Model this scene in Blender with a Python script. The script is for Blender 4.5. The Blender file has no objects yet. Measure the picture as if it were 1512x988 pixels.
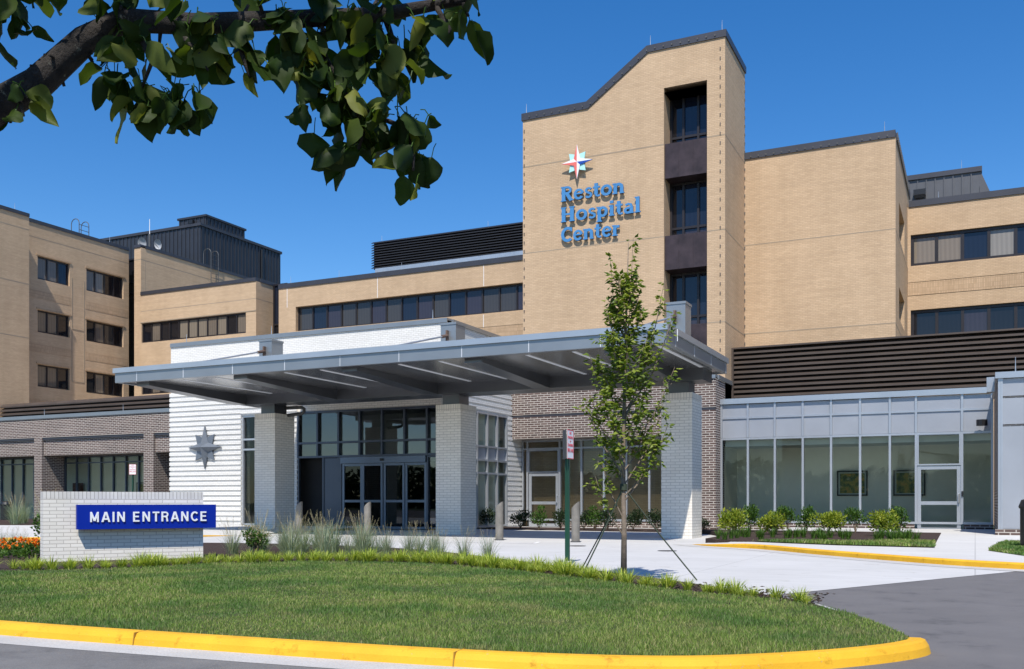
import bpy, math, random
import numpy as np
from mathutils import Vector as V, Matrix
random.seed(7); rng = np.random.default_rng(7)
sc = bpy.context.scene
col = sc.collection
R = math.radians

# ------------------------------------------------------------------ materials
M = {}
def new_mat(name):
    m = bpy.data.materials.new(name); m.use_nodes = True
    nt = m.node_tree; nt.nodes.clear()
    out = nt.nodes.new('ShaderNodeOutputMaterial')
    M[name] = m
    return m, nt, out
def N(nt, t, **kw):
    n = nt.nodes.new(t)
    for k, v in kw.items():
        if k in n.inputs: n.inputs[k].default_value = v
        else: setattr(n, k, v)
    return n
def L(nt, a, b): nt.links.new(a, b)
def ramp(nt, fac, stops):
    r = nt.nodes.new('ShaderNodeValToRGB'); cr = r.color_ramp
    cr.elements[0].position, cr.elements[0].color = stops[0][0], (*stops[0][1], 1)
    cr.elements[1].position, cr.elements[1].color = stops[1][0], (*stops[1][1], 1)
    for p, c in stops[2:]:
        e = cr.elements.new(p); e.color = (*c, 1)
    L(nt, fac, r.inputs['Fac']); return r.outputs['Color']
def mixc(nt, fac, a, b, mode='MIX'):
    n = nt.nodes.new('ShaderNodeMix'); n.data_type = 'RGBA'; n.blend_type = mode
    for s, v in ((n.inputs['Factor'], fac), (n.inputs['A'], a), (n.inputs['B'], b)):
        if hasattr(v, 'is_output'): L(nt, v, s)
        elif isinstance(v, tuple): s.default_value = (*v, 1) if len(v) == 3 else v
        else: s.default_value = v
    return n.outputs['Result']
def noise(nt, vec, scale, detail=4, rough=.55, mscale=None):
    if mscale:
        mp = N(nt, 'ShaderNodeMapping'); mp.inputs['Scale'].default_value = mscale
        L(nt, vec, mp.inputs['Vector']); vec = mp.outputs['Vector']
    n = N(nt, 'ShaderNodeTexNoise', Scale=scale, Detail=detail, Roughness=rough)
    L(nt, vec, n.inputs['Vector']); return n.outputs['Fac']
def bump(nt, h, strength, dist, bsdf):
    b = N(nt, 'ShaderNodeBump', Strength=strength, Distance=dist)
    L(nt, h, b.inputs['Height']); L(nt, b.outputs['Normal'], bsdf.inputs['Normal'])

def plain(name, c, rough=.5, metal=0., spec=.5, vary=.12, vscale=1.2, bmp=0.):
    m, nt, out = new_mat(name)
    p = N(nt, 'ShaderNodeBsdfPrincipled', Roughness=rough, Metallic=metal)
    p.inputs['Specular IOR Level'].default_value = spec
    tc = N(nt, 'ShaderNodeNewGeometry')
    f = noise(nt, tc.outputs['Position'], vscale, 5)
    lo = tuple(x*(1-vary) for x in c); hi = tuple(min(1, x*(1+vary)) for x in c)
    L(nt, ramp(nt, f, [(.3, lo), (.7, hi)]), p.inputs['Base Color'])
    if bmp:
        bump(nt, noise(nt, tc.outputs['Position'], 60, 3), bmp, .01, p)
    L(nt, p.outputs[0], out.inputs[0]); return m
def brick(name, c1, c2, mortar, bw=.203, rh=.0677, ms=.010, swap=False, streak=.12, big=.10, bmp=.35, rough=.85, joint=0.0, off=.5):
    m, nt, out = new_mat(name)
    p = N(nt, 'ShaderNodeBsdfPrincipled', Roughness=rough)
    p.inputs['Specular IOR Level'].default_value = .25
    uv = N(nt, 'ShaderNodeUVMap').outputs['UV']
    vec = uv
    if swap:
        mp = N(nt, 'ShaderNodeMapping'); mp.inputs['Rotation'].default_value = (0, 0, R(90))
        L(nt, uv, mp.inputs['Vector']); vec = mp.outputs['Vector']
    b = N(nt, 'ShaderNodeTexBrick', offset=off, offset_frequency=2, squash=1, squash_frequency=2)
    for k, v in (('Scale', 1), ('Mortar Size', ms), ('Mortar Smooth', .1), ('Bias', 0), ('Brick Width', bw), ('Row Height', rh)):
        b.inputs[k].default_value = v
    L(nt, vec, b.inputs['Vector'])
    b.inputs['Color1'].default_value = (*c1, 1); b.inputs['Color2'].default_value = (*c2, 1); b.inputs['Mortar'].default_value = (*mortar, 1)
    s = noise(nt, uv, 1, 5, .6, (.35, 7, 1))
    g = noise(nt, uv, .35, 5, .6)
    c = mixc(nt, 1, b.outputs['Color'], ramp(nt, s, [(.3, (1-streak,)*3), (.7, (1+streak*.5,)*3)]), 'MULTIPLY')
    c = mixc(nt, 1, c, ramp(nt, g, [(.3, (1-big, 1-big*1.05, 1-big*1.1)), (.7, (1+big*.4,)*3)]), 'MULTIPLY')
    if name.startswith('tan'):
        dr = noise(nt, uv, 1, 5, .65, (1.1, .13, 1))
        c = mixc(nt, 1, c, ramp(nt, dr, [(.34, (.93, .925, .915)), (.58, (1, 1, 1))]), 'MULTIPLY')
    L(nt, c, p.inputs['Base Color'])
    inv = N(nt, 'ShaderNodeMath', operation='SUBTRACT'); inv.inputs[0].default_value = 1
    L(nt, b.outputs['Fac'], inv.inputs[1])
    fine = noise(nt, uv, 120, 2)
    ad = N(nt, 'ShaderNodeMath', operation='MULTIPLY_ADD'); L(nt, fine, ad.inputs[0]); ad.inputs[1].default_value = .3; L(nt, inv.outputs[0], ad.inputs[2])
    if bmp: bump(nt, ad.outputs[0], bmp, .006, p)
    L(nt, p.outputs[0], out.inputs[0]); return m

brick('tan_brick', (.53, .378, .240), (.60, .435, .280), (.47, .335, .215), streak=.08, big=.10, bmp=.25)
brick('tan_soldier', (.48, .335, .208), (.58, .41, .265), (.40, .28, .175), swap=True, bmp=.25, off=0)
brick('brown_brick', (.075, .048, .042), (.15, .102, .088), (.50, .46, .41), bw=.29, rh=.087, ms=.013, streak=.1, big=.1)
brick('cream_brick', (.77, .715, .62), (.84, .785, .69), (.57, .525, .455), bw=.26, rh=.082, ms=.009, streak=.05, big=.08)
brick('cream_soldier', (.70, .645, .55), (.80, .74, .645), (.52, .48, .42), bw=.26, rh=.082, ms=.009, swap=True, streak=.05, off=0)
brick('sign_brick', (.77, .73, .65), (.84, .80, .72), (.54, .50, .44), rh=.058, bw=.20, ms=.006, streak=.05, big=.08)
brick('sign_soldier', (.66, .635, .59), (.75, .725, .67), (.44, .41, .37), rh=.058, bw=.20, ms=.006, swap=True, off=0)
brick('white_brick', (.71, .695, .655), (.78, .765, .725), (.56, .54, .50), ms=.008, streak=.04, big=.05)
plain('joint', (.34, .265, .185), .9)
plain('coping', (.055, .056, .066), .45, .3, vary=.1)
plain('bronze', (.028, .024, .026), .4, .3)
plain('spandrel_bronze', (.050, .034, .036), .45, .4, vary=.35, vscale=2.5)
plain('louver_brown', (.075, .055, .043), .55, .2, vary=.12)
plain('louver_black', (.022, .022, .026), .5, .2)
plain('louver_back', (.012, .010, .009), .9)
plain('siding_black', (.040, .044, .055), .45, .3, vary=.1)
plain('siding_grey', (.10, .10, .105), .45, .3, vary=.1)
plain('alu', (.44, .46, .485), .35, .55, vary=.05)
plain('alu_shaded', (.16, .195, .24), .4, .5, vary=.06)  # alu darkened in its colour for the shade under the canopy
plain('alu_dark', (.085, .10, .125), .4, .5, vary=.06)
plain('panel_grey', (.36, .375, .40), .42, .35, vary=.05)
plain('fascia', (.275, .295, .31), .38, .55, vary=.05)
plain('fascia_lip', (.42, .45, .48), .33, .55, vary=.05)
plain('soffit', (.33, .33, .335), .22, .8, vary=.1, vscale=.6)
plain('beam', (.14, .145, .155), .32, .7, vary=.1)
plain('galv', (.50, .52, .54), .4, .7)
plain('joint_pale', (.62, .64, .66), .5)
plain('dish_grey', (.42, .43, .45), .6)
plain('rust', (.12, .075, .055), .8)
plain('roofing', (.30, .29, .27), .9)
plain('bollard_steel', (.22, .20, .17), .5, .2, vary=.2, vscale=6)
plain('sign_blue', (.0015, .020, .29), .45, 0, spec=.2, vary=.04)
plain('letter_white', (.80, .81, .83), .45, 0, vary=.03)
plain('letter_blue', (.06, .22, .46), .4, 0, vary=.06)
plain('letter_edge', (.03, .06, .13), .5)
plain('star_red', (.74, .16, .13), .45, vary=.05)
plain('star_white', (.80, .80, .80), .45, vary=.03)
plain('star_royal', (.010, .06, .33), .45)
plain('star_teal', (.42, .74, .72), .45, vary=.05)
plain('star_steel', (.13, .15, .175), .5, .2)
plain('post_green', (.008, .052, .028), .5)
plain('sign_red', (.55, .03, .05), .5)
plain('black_plastic', (.012, .012, .013), .4)
def worn_paint():
    m, nt, out = new_mat('yellow_paint')
    p = N(nt, 'ShaderNodeBsdfPrincipled', Roughness=.7); p.inputs['Specular IOR Level'].default_value = .3
    g = N(nt, 'ShaderNodeNewGeometry').outputs['Position']
    c = ramp(nt, noise(nt, g, 2.5, 5), [(.3, (.66, .35, .018)), (.7, (.78, .43, .025))])
    d = ramp(nt, noise(nt, g, 9, 6, .75), [(.30, (.62, .58, .5)), (.44, (1, 1, 1))]); c = mixc(nt, 1, c, d, 'MULTIPLY')
    ch = ramp(nt, noise(nt, g, 38, 6, .7), [(.665, (0, 0, 0)), (.70, (1, 1, 1))]); c = mixc(nt, ch, c, (.34, .32, .28))
    L(nt, c, p.inputs['Base Color']); bump(nt, noise(nt, g, 70, 4), .3, .006, p); L(nt, p.outputs[0], out.inputs[0])
worn_paint()
plain('kerb_seam', (.36, .20, .02), .9)
plain('stone', (.5, .49, .47), .85, vary=.15, vscale=6, bmp=.3)
plain('bark_young', (.20, .155, .115), .9, vary=.3, vscale=14, bmp=.5)
plain('strap', (.035, .05, .03), .8)
plain('stem', (.12, .085, .05), .9, vary=.3, vscale=9)
plain('int_wall', (.74, .73, .62), .9, vary=.04)
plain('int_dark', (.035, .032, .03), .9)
plain('int_floor', (.36, .34, .30), .6)
plain('int_ceiling', (.42, .42, .38), .9)
plain('int_red', (.11, .035, .025), .7)
plain('iron', (.10, .10, .10), .6, .5)
plain('mat_white', (.40, .44, .38), .8)
plain('mat_black', (.015, .015, .015), .5)
# blinds / panes behind glass
def pane(name, c, rough=.04, vary=.08):
    m, nt, out = new_mat(name)
    p = N(nt, 'ShaderNodeBsdfPrincipled', Roughness=rough)
    p.inputs['Specular IOR Level'].default_value = .55
    g = N(nt, 'ShaderNodeNewGeometry')
    s = N(nt, 'ShaderNodeTexWave', Scale=3.3, Distortion=.3); s.wave_type = 'BANDS'; s.bands_direction = 'DIAGONAL'
    mp = N(nt, 'ShaderNodeMapping'); mp.inputs['Scale'].default_value = (1, 1, .02)
    L(nt, g.outputs['Position'], mp.inputs['Vector']); L(nt, mp.outputs[0], s.inputs['Vector'])
    L(nt, mixc(nt, s.outputs['Fac'], tuple(x*(1-vary) for x in c), tuple(x*(1+vary) for x in c)), p.inputs['Base Color'])
    wob = noise(nt, g.outputs['Position'], .8, 2)
    bump(nt, wob, .05, .02, p)
    L(nt, p.outputs[0], out.inputs[0])
pane('pane_dark', (.010, .010, .013)); pane('pane_navy', (.011, .015, .028)); pane('pane_plum', (.036, .031, .042))
pane('pane_olive', (.050, .046, .042)); pane('pane_beige', (.20, .165, .125)); pane('pane_tan', (.15, .122, .095))
pane('pane_pale', (.24, .22, .19))
def glass(name, tint, refl=1.0, ior=1.5):
    m, nt, out = new_mat(name)
    t = N(nt, 'ShaderNodeBsdfTransparent'); t.inputs[0].default_value = (*tint, 1)
    g = N(nt, 'ShaderNodeBsdfGlossy', Roughness=.015); g.inputs[0].default_value = (.85, .92, 1, 1)
    f = N(nt, 'ShaderNodeFresnel', IOR=ior)
    geo = N(nt, 'ShaderNodeNewGeometry'); wob = noise(nt, geo.outputs['Position'], .7, 2)
    b = N(nt, 'ShaderNodeBump', Strength=.06, Distance=.02); L(nt, wob, b.inputs['Height']); L(nt, b.outputs[0], g.inputs['Normal'])
    mu = N(nt, 'ShaderNodeMath', operation='MULTIPLY'); L(nt, f.outputs[0], mu.inputs[0]); mu.inputs[1].default_value = refl
    x = N(nt, 'ShaderNodeMixShader'); L(nt, mu.outputs[0], x.inputs[0]); L(nt, t.outputs[0], x.inputs[1]); L(nt, g.outputs[0], x.inputs[2])
    L(nt, x.outputs[0], out.inputs[0])
glass('glass', (.84, .88, .82), .9)
glass('glass_door', (.16, .17, .18), .9)
glass('glass_dark', (.30, .34, .36), 1.6, 1.7)
# ground
def ground(name, c1, c2, c3, s1, s2, rough=.9, bmp=.2, bscale=200):
    m, nt, out = new_mat(name)
    p = N(nt, 'ShaderNodeBsdfPrincipled', Roughness=rough); p.inputs['Specular IOR Level'].default_value = .3
    g = N(nt, 'ShaderNodeNewGeometry').outputs['Position']
    a = ramp(nt, noise(nt, g, s1, 6, .6), [(.32, c1), (.68, c2)])
    c = mixc(nt, ramp(nt, noise(nt, g, s2, 3), [(.45, (0, 0, 0)), (.75, (1, 1, 1))]), a, c3)
    if name.startswith('asphalt'):
        st = noise(nt, g, 2.2, 6, .72); c = mixc(nt, 1, c, ramp(nt, st, [(.30, (.68, .68, .69)), (.45, (1, 1, 1)), (.72, (1.12, 1.11, 1.09))]), 'MULTIPLY')
    L(nt, c, p.inputs['Base Color']); bump(nt, noise(nt, g, bscale, 3), bmp, .01, p)
    L(nt, p.outputs[0], out.inputs[0])
ground('asphalt', (.122, .117, .118), (.148, .142, .143), (.18, .174, .174), .9, 130, .9, .5, 220)
ground('asphalt_old', (.125, .122, .12), (.175, .172, .168), (.21, .205, .20), 1.2, 130, .9, .5, 200)
ground('gutter_concrete', (.44, .43, .41), (.53, .52, .50), (.36, .34, .31), 2, 90, .9, .15)
ground('mulch', (.022, .014, .011), (.055, .035, .028), (.09, .06, .05), 30, 120, 1, 1., 90)
ground('soil_green', (.045, .070, .016), (.070, .10, .028), (.12, .10, .045), 8, 60, 1, 1., 120)
ground('far_ground', (.035, .055, .02), (.05, .07, .03), (.06, .065, .035), .1, 3, 1, .1, 8)
def concrete(name, c1, c2):
    m, nt, out = new_mat(name)
    p = N(nt, 'ShaderNodeBsdfPrincipled', Roughness=.85); p.inputs['Specular IOR Level'].default_value = .3
    g = N(nt, 'ShaderNodeNewGeometry').outputs['Position']
    a = ramp(nt, noise(nt, g, .5, 6, .65), [(.3, c1), (.7, c2)])
    b = N(nt, 'ShaderNodeTexBrick', offset=0, squash=1)
    for k, v in (('Scale', 1), ('Mortar Size', .012), ('Mortar Smooth', .2), ('Brick Width', 3.6), ('Row Height', 3.4)): b.inputs[k].default_value = v
    L(nt, g, b.inputs['Vector'])
    a = mixc(nt, b.outputs['Fac'], a, tuple(x*.84 for x in c1))
    st = noise(nt, g, 3, 4, .6, (.3, 2.2, 1))
    a = mixc(nt, 1, a, ramp(nt, st, [(.35, (.93, .93, .93)), (.6, (1, 1, 1))]), 'MULTIPLY')
    sp_ = noise(nt, g, 1.7, 6, .75)
    a = mixc(nt, 1, a, ramp(nt, sp_, [(.27, (.66, .64, .61)), (.40, (1, 1, 1))]), 'MULTIPLY')
    L(nt, a, p.inputs['Base Color']); bump(nt, noise(nt, g, 150, 3), .12, .01, p)
    L(nt, p.outputs[0], out.inputs[0])
concrete('concrete', (.49, .485, .47), (.56, .553, .54))
concrete('walk_concrete', (.52, .51, .49), (.59, .58, .555))
def leaf(name, stops, trans=.35, rough=.5, spec=.35, pscale=9, patch=None):
    m, nt, out = new_mat(name)
    g = N(nt, 'ShaderNodeNewGeometry')
    c = ramp(nt, g.outputs['Random Per Island'], stops)
    if patch:
        f = ramp(nt, noise(nt, g.outputs['Position'], patch[0], 4), [(.45, (0, 0, 0)), (.58, (1, 1, 1))])
        c = mixc(nt, f, c, mixc(nt, 1, c, patch[1], 'MULTIPLY'))
        dry = ramp(nt, noise(nt, g.outputs['Position'], 1.9, 6, .7), [(.53, (0, 0, 0)), (.68, (.7, .7, .7))]); c = mixc(nt, dry, c, (.33, .29, .13))
    p = N(nt, 'ShaderNodeBsdfPrincipled', Roughness=rough); p.inputs['Specular IOR Level'].default_value = spec
    t = N(nt, 'ShaderNodeBsdfTranslucent'); x = N(nt, 'ShaderNodeMixShader', Fac=trans)
    L(nt, c, p.inputs['Base Color']); L(nt, mixc(nt, 1, c, (1.5, 1.5, .55), 'MULTIPLY'), t.inputs[0])
    L(nt, p.outputs[0], x.inputs[1]); L(nt, t.outputs[0], x.inputs[2]); L(nt, x.outputs[0], out.inputs[0])
leaf('pear_leaf', [(0, (.016, .034, .006)), (.55, (.030, .058, .009)), (.80, (.055, .085, .014)), (1, (.19, .21, .045))], .40, .55, .22)
leaf('young_leaf', [(0, (.07, .12, .012)), (.5, (.14, .20, .024)), (1, (.28, .32, .055))], .35)
leaf('shrub_yellow', [(0, (.10, .165, .014)), (.5, (.20, .265, .022)), (1, (.36, .38, .04))], .3)
leaf('shrub_green', [(0, (.028, .075, .010)), (.5, (.055, .125, .015)), (1, (.11, .20, .03))], .3)
leaf('shrub_dark', [(0, (.012, .028, .010)), (.5, (.022, .045, .014)), (1, (.045, .07, .022))], .2)
leaf('liriope', [(0, (.17, .26, .030)), (.5, (.31, .40, .05)), (1, (.52, .54, .12))], .3)
leaf('blue_grass', [(0, (.15, .21, .15)), (.5, (.25, .32, .22)), (1, (.40, .44, .28))], .3)
leaf('seed_head', [(0, (.30, .25, .14)), (.5, (.40, .34, .21)), (1, (.48, .42, .28))], .3)
leaf('turf', [(0, (.12, .195, .034)), (.35, (.19, .28, .052)), (.72, (.255, .335, .085)), (.93, (.40, .36, .17))], .3, .6, .25, patch=(.75, (.50, .68, .66)))
leaf('marigold', [(0, (.70, .11, .01)), (.5, (.80, .22, .01)), (1, (.85, .36, .02))], .2)
leaf('bark_flake', [(0, (.02, .013, .010)), (1, (.09, .06, .045))], 0)
def bark():
    m, nt, out = new_mat('pear_bark')
    p = N(nt, 'ShaderNodeBsdfPrincipled', Roughness=.9)
    g = N(nt, 'ShaderNodeNewGeometry').outputs['Position']
    a = ramp(nt, noise(nt, g, 22, 6, .7), [(.35, (.010, .008, .007)), (.65, (.045, .037, .031))])
    li = ramp(nt, noise(nt, g, 30, 5, .7), [(.60, (0, 0, 0)), (.68, (1, 1, 1))])
    L(nt, mixc(nt, li, a, (.20, .21, .175)), p.inputs['Base Color'])
    bump(nt, noise(nt, g, 45, 6, .7), .9, .02, p); L(nt, p.outputs[0], out.inputs[0])
bark()
def picture():
    m, nt, out = new_mat('landscape_print')
    p = N(nt, 'ShaderNodeBsdfPrincipled', Roughness=.4)
    uv = N(nt, 'ShaderNodeUVMap').outputs['UV']
    c = ramp(nt, noise(nt, uv, 5, 5, .7), [(.3, (.012, .016, .006)), (.46, (.07, .11, .015)), (.56, (.30, .24, .03)), (.68, (.48, .16, .02))])
    L(nt, c, p.inputs['Base Color']); L(nt, p.outputs[0], out.inputs[0])
picture()
def strip_mat():
    m, nt, out = new_mat('light_strip')
    p = N(nt, 'ShaderNodeBsdfPrincipled', Roughness=.5); p.inputs['Base Color'].default_value = (.55, .57, .60, 1)
    p.inputs['Emission Color'].default_value = (.9, .95, 1, 1); p.inputs['Emission Strength'].default_value = .06
    L(nt, p.outputs[0], out.inputs[0])
strip_mat()

# ------------------------------------------------------------------ mesh helpers
class MB:
    def __init__(s): s.v = []; s.f = []; s.m = []
    def quad(s, *pts, m=0):
        i = len(s.v); s.v += [tuple(p) for p in pts]; s.f.append(tuple(range(i, i+len(pts)))); s.m.append(m)
    def obox(s, o, a, b, c, m=0):
        o, a, b, c = V(o), V(a), V(b), V(c)
        if a.cross(b).dot(c) < 0: a, b = b, a
        i = len(s.v)
        s.v += [tuple(o+a*x+b*y+c*z) for z in (0, 1) for y in (0, 1) for x in (0, 1)]
        for f in ((0, 2, 3, 1), (4, 5, 7, 6), (0, 1, 5, 4), (2, 6, 7, 3), (0, 4, 6, 2), (1, 3, 7, 5)):
            s.f.append(tuple(i+k for k in f)); s.m.append(m)
    def box(s, x0, y0, z0, x1, y1, z1, m=0):
        s.obox((x0, y0, z0), (x1-x0, 0, 0), (0, y1-y0, 0), (0, 0, z1-z0), m)
    def prism(s, poly, e, m=0):            # poly: list of 3d points (ccw seen from the -e side outwards), extruded by e
        e = V(e); P = [V(p) for p in poly]; n = len(P)
        nn = V((0, 0, 0))
        for k in range(n): nn += (P[k]-P[0]).cross(P[(k+1) % n]-P[0])
        if nn.dot(e) > 0: P.reverse()
        i = len(s.v); s.v += [tuple(p) for p in P] + [tuple(p+e) for p in P]
        s.f.append(tuple(range(i, i+n))); s.m.append(m)
        s.f.append(tuple(range(i+2*n-1, i+n-1, -1))); s.m.append(m)
        for k in range(n):
            j = (k+1) % n
            s.f.append((i+k, i+n+k, i+n+j, i+j)); s.m.append(m)
    def tube(s, pts, rad, n=8, m=0, cap=True):
        pts = [V(p) for p in pts]; i0 = len(s.v); prev = None
        for k, p in enumerate(pts):
            d = (pts[min(k+1, len(pts)-1)]-pts[max(k-1, 0)]).normalized()
            if prev is None:
                a = V((0, 0, 1)) if abs(d.z) < .9 else V((1, 0, 0)); u = d.cross(a).normalized()
            else: u = (prev-d*prev.dot(d)).normalized()
            prev = u; w = d.cross(u)
            r = rad[k] if hasattr(rad, '__len__') else rad
            for q in range(n):
                t = 2*math.pi*q/n; s.v.append(tuple(p+u*math.cos(t)*r+w*math.sin(t)*r))
        for k in range(len(pts)-1):
            for q in range(n):
                a = i0+k*n+q; b = i0+k*n+(q+1) % n
                s.f.append((a, b, b+n, a+n)); s.m.append(m)
        if cap:
            s.f.append(tuple(i0+q for q in range(n-1, -1, -1))); s.m.append(m)
            e = i0+(len(pts)-1)*n; s.f.append(tuple(e+q for q in range(n))); s.m.append(m)
    def build(s, name, mats, parent=None, smooth=False):
        if isinstance(mats, str): mats = [mats]
        me = bpy.data.meshes.new(name); me.from_pydata(s.v, [], s.f); me.update()
        for k in mats: me.materials.append(M[k])
        if len(mats) > 1: me.polygons.foreach_set('material_index', s.m)
        if smooth: me.polygons.foreach_set('use_smooth', [True]*len(s.f))
        uvl = me.uv_layers.new(name='UVMap'); uv = np.zeros((len(me.loops), 2), dtype=np.float32)
        for p in me.polygons:
            n = p.normal
            if abs(n.z) > .85: t, b = V((1, 0, 0)), V((0, 1, 0))
            else:
                t = V((-n.y, n.x, 0)).normalized(); b = V((0, 0, 1))
            for li in p.loop_indices:
                co = me.vertices[me.loops[li].vertex_index].co
                uv[li] = (co.dot(t), co.dot(b))
        uvl.data.foreach_set('uv', uv.ravel())
        o = bpy.data.objects.new(name, me); col.objects.link(o)
        if parent is not None: attach(o, parent)
        return o
def attach(o, parent):
    o.parent = parent
    root = parent
    loc = V((0, 0, 0)); 
    while root is not None:
        loc += V(root.location); root = root.parent
    if parent.type == 'EMPTY': o.matrix_parent_inverse = Matrix.Translation(-V(parent.location))
def tag(o, label, cat, group=None):
    o['label'] = label; o['category'] = cat
    if group: o['group'] = group
    return o
def thing(name, label, cat, loc=(0, 0, 0), group=None):
    o = bpy.data.objects.new(name, None); col.objects.link(o); o.location = loc; o.empty_display_size = .2
    return tag(o, label, cat, group)
def struct(o, kind='structure'): o['kind'] = kind; return o
def dup(root, loc, rz=0, s=1, label=None, group=None):
    r = root.copy(); col.objects.link(r); r.location = loc; r.rotation_euler = (0, 0, rz); r.scale = (s, s, s)
    if label: r['label'] = label
    if group: r['group'] = group
    for ch in list(root.children):
        c = ch.copy(); col.objects.link(c); c.parent = r; c.matrix_parent_inverse = ch.matrix_parent_inverse.copy()
        for g in ch.children:
            d = g.copy(); col.objects.link(d); d.parent = c
    return r
def frame(O, U, Nn):                    # local (u, n, z) to world
    O, U, Nn = V(O), V(U), V(Nn)
    return lambda u, n, z: O+U*u+Nn*n+V((0, 0, z))
def wall(mb, F, u0, u1, z0, z1, holes=(), depth=.3, m=0, n=0., mr=None):
    us = sorted({u0, u1, *[h[0] for h in holes], *[h[1] for h in holes]}); zs = sorted({z0, z1, *[h[2] for h in holes], *[h[3] for h in holes]})
    us = [u for u in us if u0 <= u <= u1]; zs = [z for z in zs if z0 <= z <= z1]
    flip = (F(1, 0, 0)-F(0, 0, 0)).cross(V((0, 0, 1))).dot(F(0, 1, 0)-F(0, 0, 0)) < 0
    def q(a, b, c, d, mm):
        pts = [F(*a), F(*b), F(*c), F(*d)]
        if flip: pts.reverse()
        mb.quad(*pts, m=mm)
    for i in range(len(us)-1):
        for j in range(len(zs)-1):
            a, b, c, d = us[i], us[i+1], zs[j], zs[j+1]; uc, zc = (a+b)/2, (c+d)/2
            if any(h[0] < uc < h[1] and h[2] < zc < h[3] for h in holes): continue
            q((a, n, c), (b, n, c), (b, n, d), (a, n, d), m)
    mr = m if mr is None else mr
    for h in holes:
        a, b, c, d = h[:4]; dp = h[4] if len(h) > 4 else depth
        q((a, n, c), (a, n, d), (a, n-dp, d), (a, n-dp, c), mr)
        q((b, n, d), (b, n, c), (b, n-dp, c), (b, n-dp, d), mr)
        q((a, n, d), (b, n, d), (b, n-dp, d), (a, n-dp, d), mr)
        q((b, n, c), (a, n, c), (a, n-dp, c), (b, n-dp, c), mr)
def lbox(mb, F, u0, u1, n0, n1, z0, z1, m=0):
    o = F(u0, n0, z0); mb.obox(o, F(u1, n0, z0)-o, F(u0, n1, z0)-o, V((0, 0, z1-z0)), m)
def window(parent, F, u0, u1, z0, z1, n, ubars=(), zbars=(), fw=.07, fd=.09, fmat='bronze', panes=('pane_dark',), pat=None, name='window', ext=(), pane_name='pane', gap=.02):
    """frame mesh + one pane mesh as its sub-part"""
    fb = MB()
    ub = [u0+fw/2, *sorted(ubars), u1-fw/2]
    for k, u in enumerate(ub): lbox(fb, F, u-fw/2, u+fw/2, n, n+fd, z0, z1)
    zb = [z0+fw/2, *sorted(zbars), z1-fw/2]
    for k in range(len(ub)-1):
        for z in zb: lbox(fb, F, ub[k]+fw/2, ub[k+1]-fw/2, n+.004, n+fd-.006, z-fw/2, z+fw/2)
    fo = fb.build(name, fmat, parent)
    pb = MB(); i = 0
    flip = (F(1, 0, 0)-F(0, 0, 0)).cross(V((0, 0, 1))).dot(F(0, 1, 0)-F(0, 0, 0)) < 0
    for j in range(len(zb)-1):
        for k in range(len(ub)-1):
            a, b, c, d = ub[k]+fw/2, ub[k+1]-fw/2, zb[j]+fw/2, zb[j+1]-fw/2
            if any(e[0] < (a+b)/2 < e[1] and e[2] < (c+d)/2 < e[3] for e in ext): i += 1; continue
            pts = [F(a, n+gap, c), F(b, n+gap, c), F(b, n+gap, d), F(a, n+gap, d)]
            if flip: pts.reverse()
            mi = pat[i % len(pat)] if pat else 0
            pb.quad(*pts, m=mi); i += 1
    po = pb.build(pane_name, list(panes), None); po.parent = fo; po.matrix_parent_inverse = Matrix()
    return fo
def sub(o, parent): o.parent = parent; o.matrix_parent_inverse = Matrix(); return o
def coping(parent, segs, h=.28, over=.05, t=.4, mat='coping', name='coping'):
    """segs: list of ((x0,y0),(x1,y1),ztop) walls; box along each"""
    mb = MB()
    for (a, b, z) in segs:
        a, b = V((*a, 0)), V((*b, 0)); d = (b-a).normalized(); nn = V((d.y, -d.x, 0))
        mb.obox(a+nn*over+V((0, 0, z-h)), b-a, -nn*t, (0, 0, h))
    return mb.build(name, mat, parent)
def rods(parent, pts, h=.45, name='lightning_rod'):
    for p in pts:
        mb = MB(); mb.tube([p, (p[0], p[1], p[2]+h)], [.016, .006], 6); mb.build(name, 'galv', parent)
FY = frame((0, 0, 0), (1, 0, 0), (0, -1, 0))   # n = -Y ; use with offset Y: n = -Y
def front(Y): return frame((0, Y, 0), (1, 0, 0), (0, -1, 0))
def right(X): return frame((X, 0, 0), (0, 1, 0), (1, 0, 0))
def left(X): return frame((X, 0, 0), (0, 1, 0), (-1, 0, 0))
def hull(mb, x0, x1, y0, y1, z0, z1, fh=(), rh=(), lh=(), depth=.3, m=0, roof=1, faces='frlbt', topcut=.15):
    if 'f' in faces: wall(mb, front(y0), x0, x1, z0, z1, fh, depth, m)
    if 'r' in faces: wall(mb, right(x1), y0, y1, z0, z1, rh, depth, m)
    if 'l' in faces: wall(mb, left(x0), y0, y1, z0, z1, lh, depth, m)
    if 'b' in faces: mb.quad((x1, y1, z0), (x0, y1, z0), (x0, y1, z1), (x1, y1, z1), m=m)
    if 't' in faces: mb.quad((x0, y0, z1-topcut), (x1, y0, z1-topcut), (x1, y1, z1-topcut), (x0, y1, z1-topcut), m=roof)

# ------------------------------------------------------------------ hospital tower
T = thing('brick_tower', 'tall tan brick tower with stepped roofline and deep vertical window slot', 'building', (-12.9, 36.9, 0))
tw = MB(); F = front(36.9); tx0, tx1, ty0, ty1 = -17.14, -8.62, 36.9, 40.42
slot = (-11.03, -9.32, 4.0, 17.28)
wall(tw, F, tx0, -14.2, 0, 17.1); wall(tw, F, -14.2, -11.65, 0, 17.1, [])
sl2 = MB()
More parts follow.
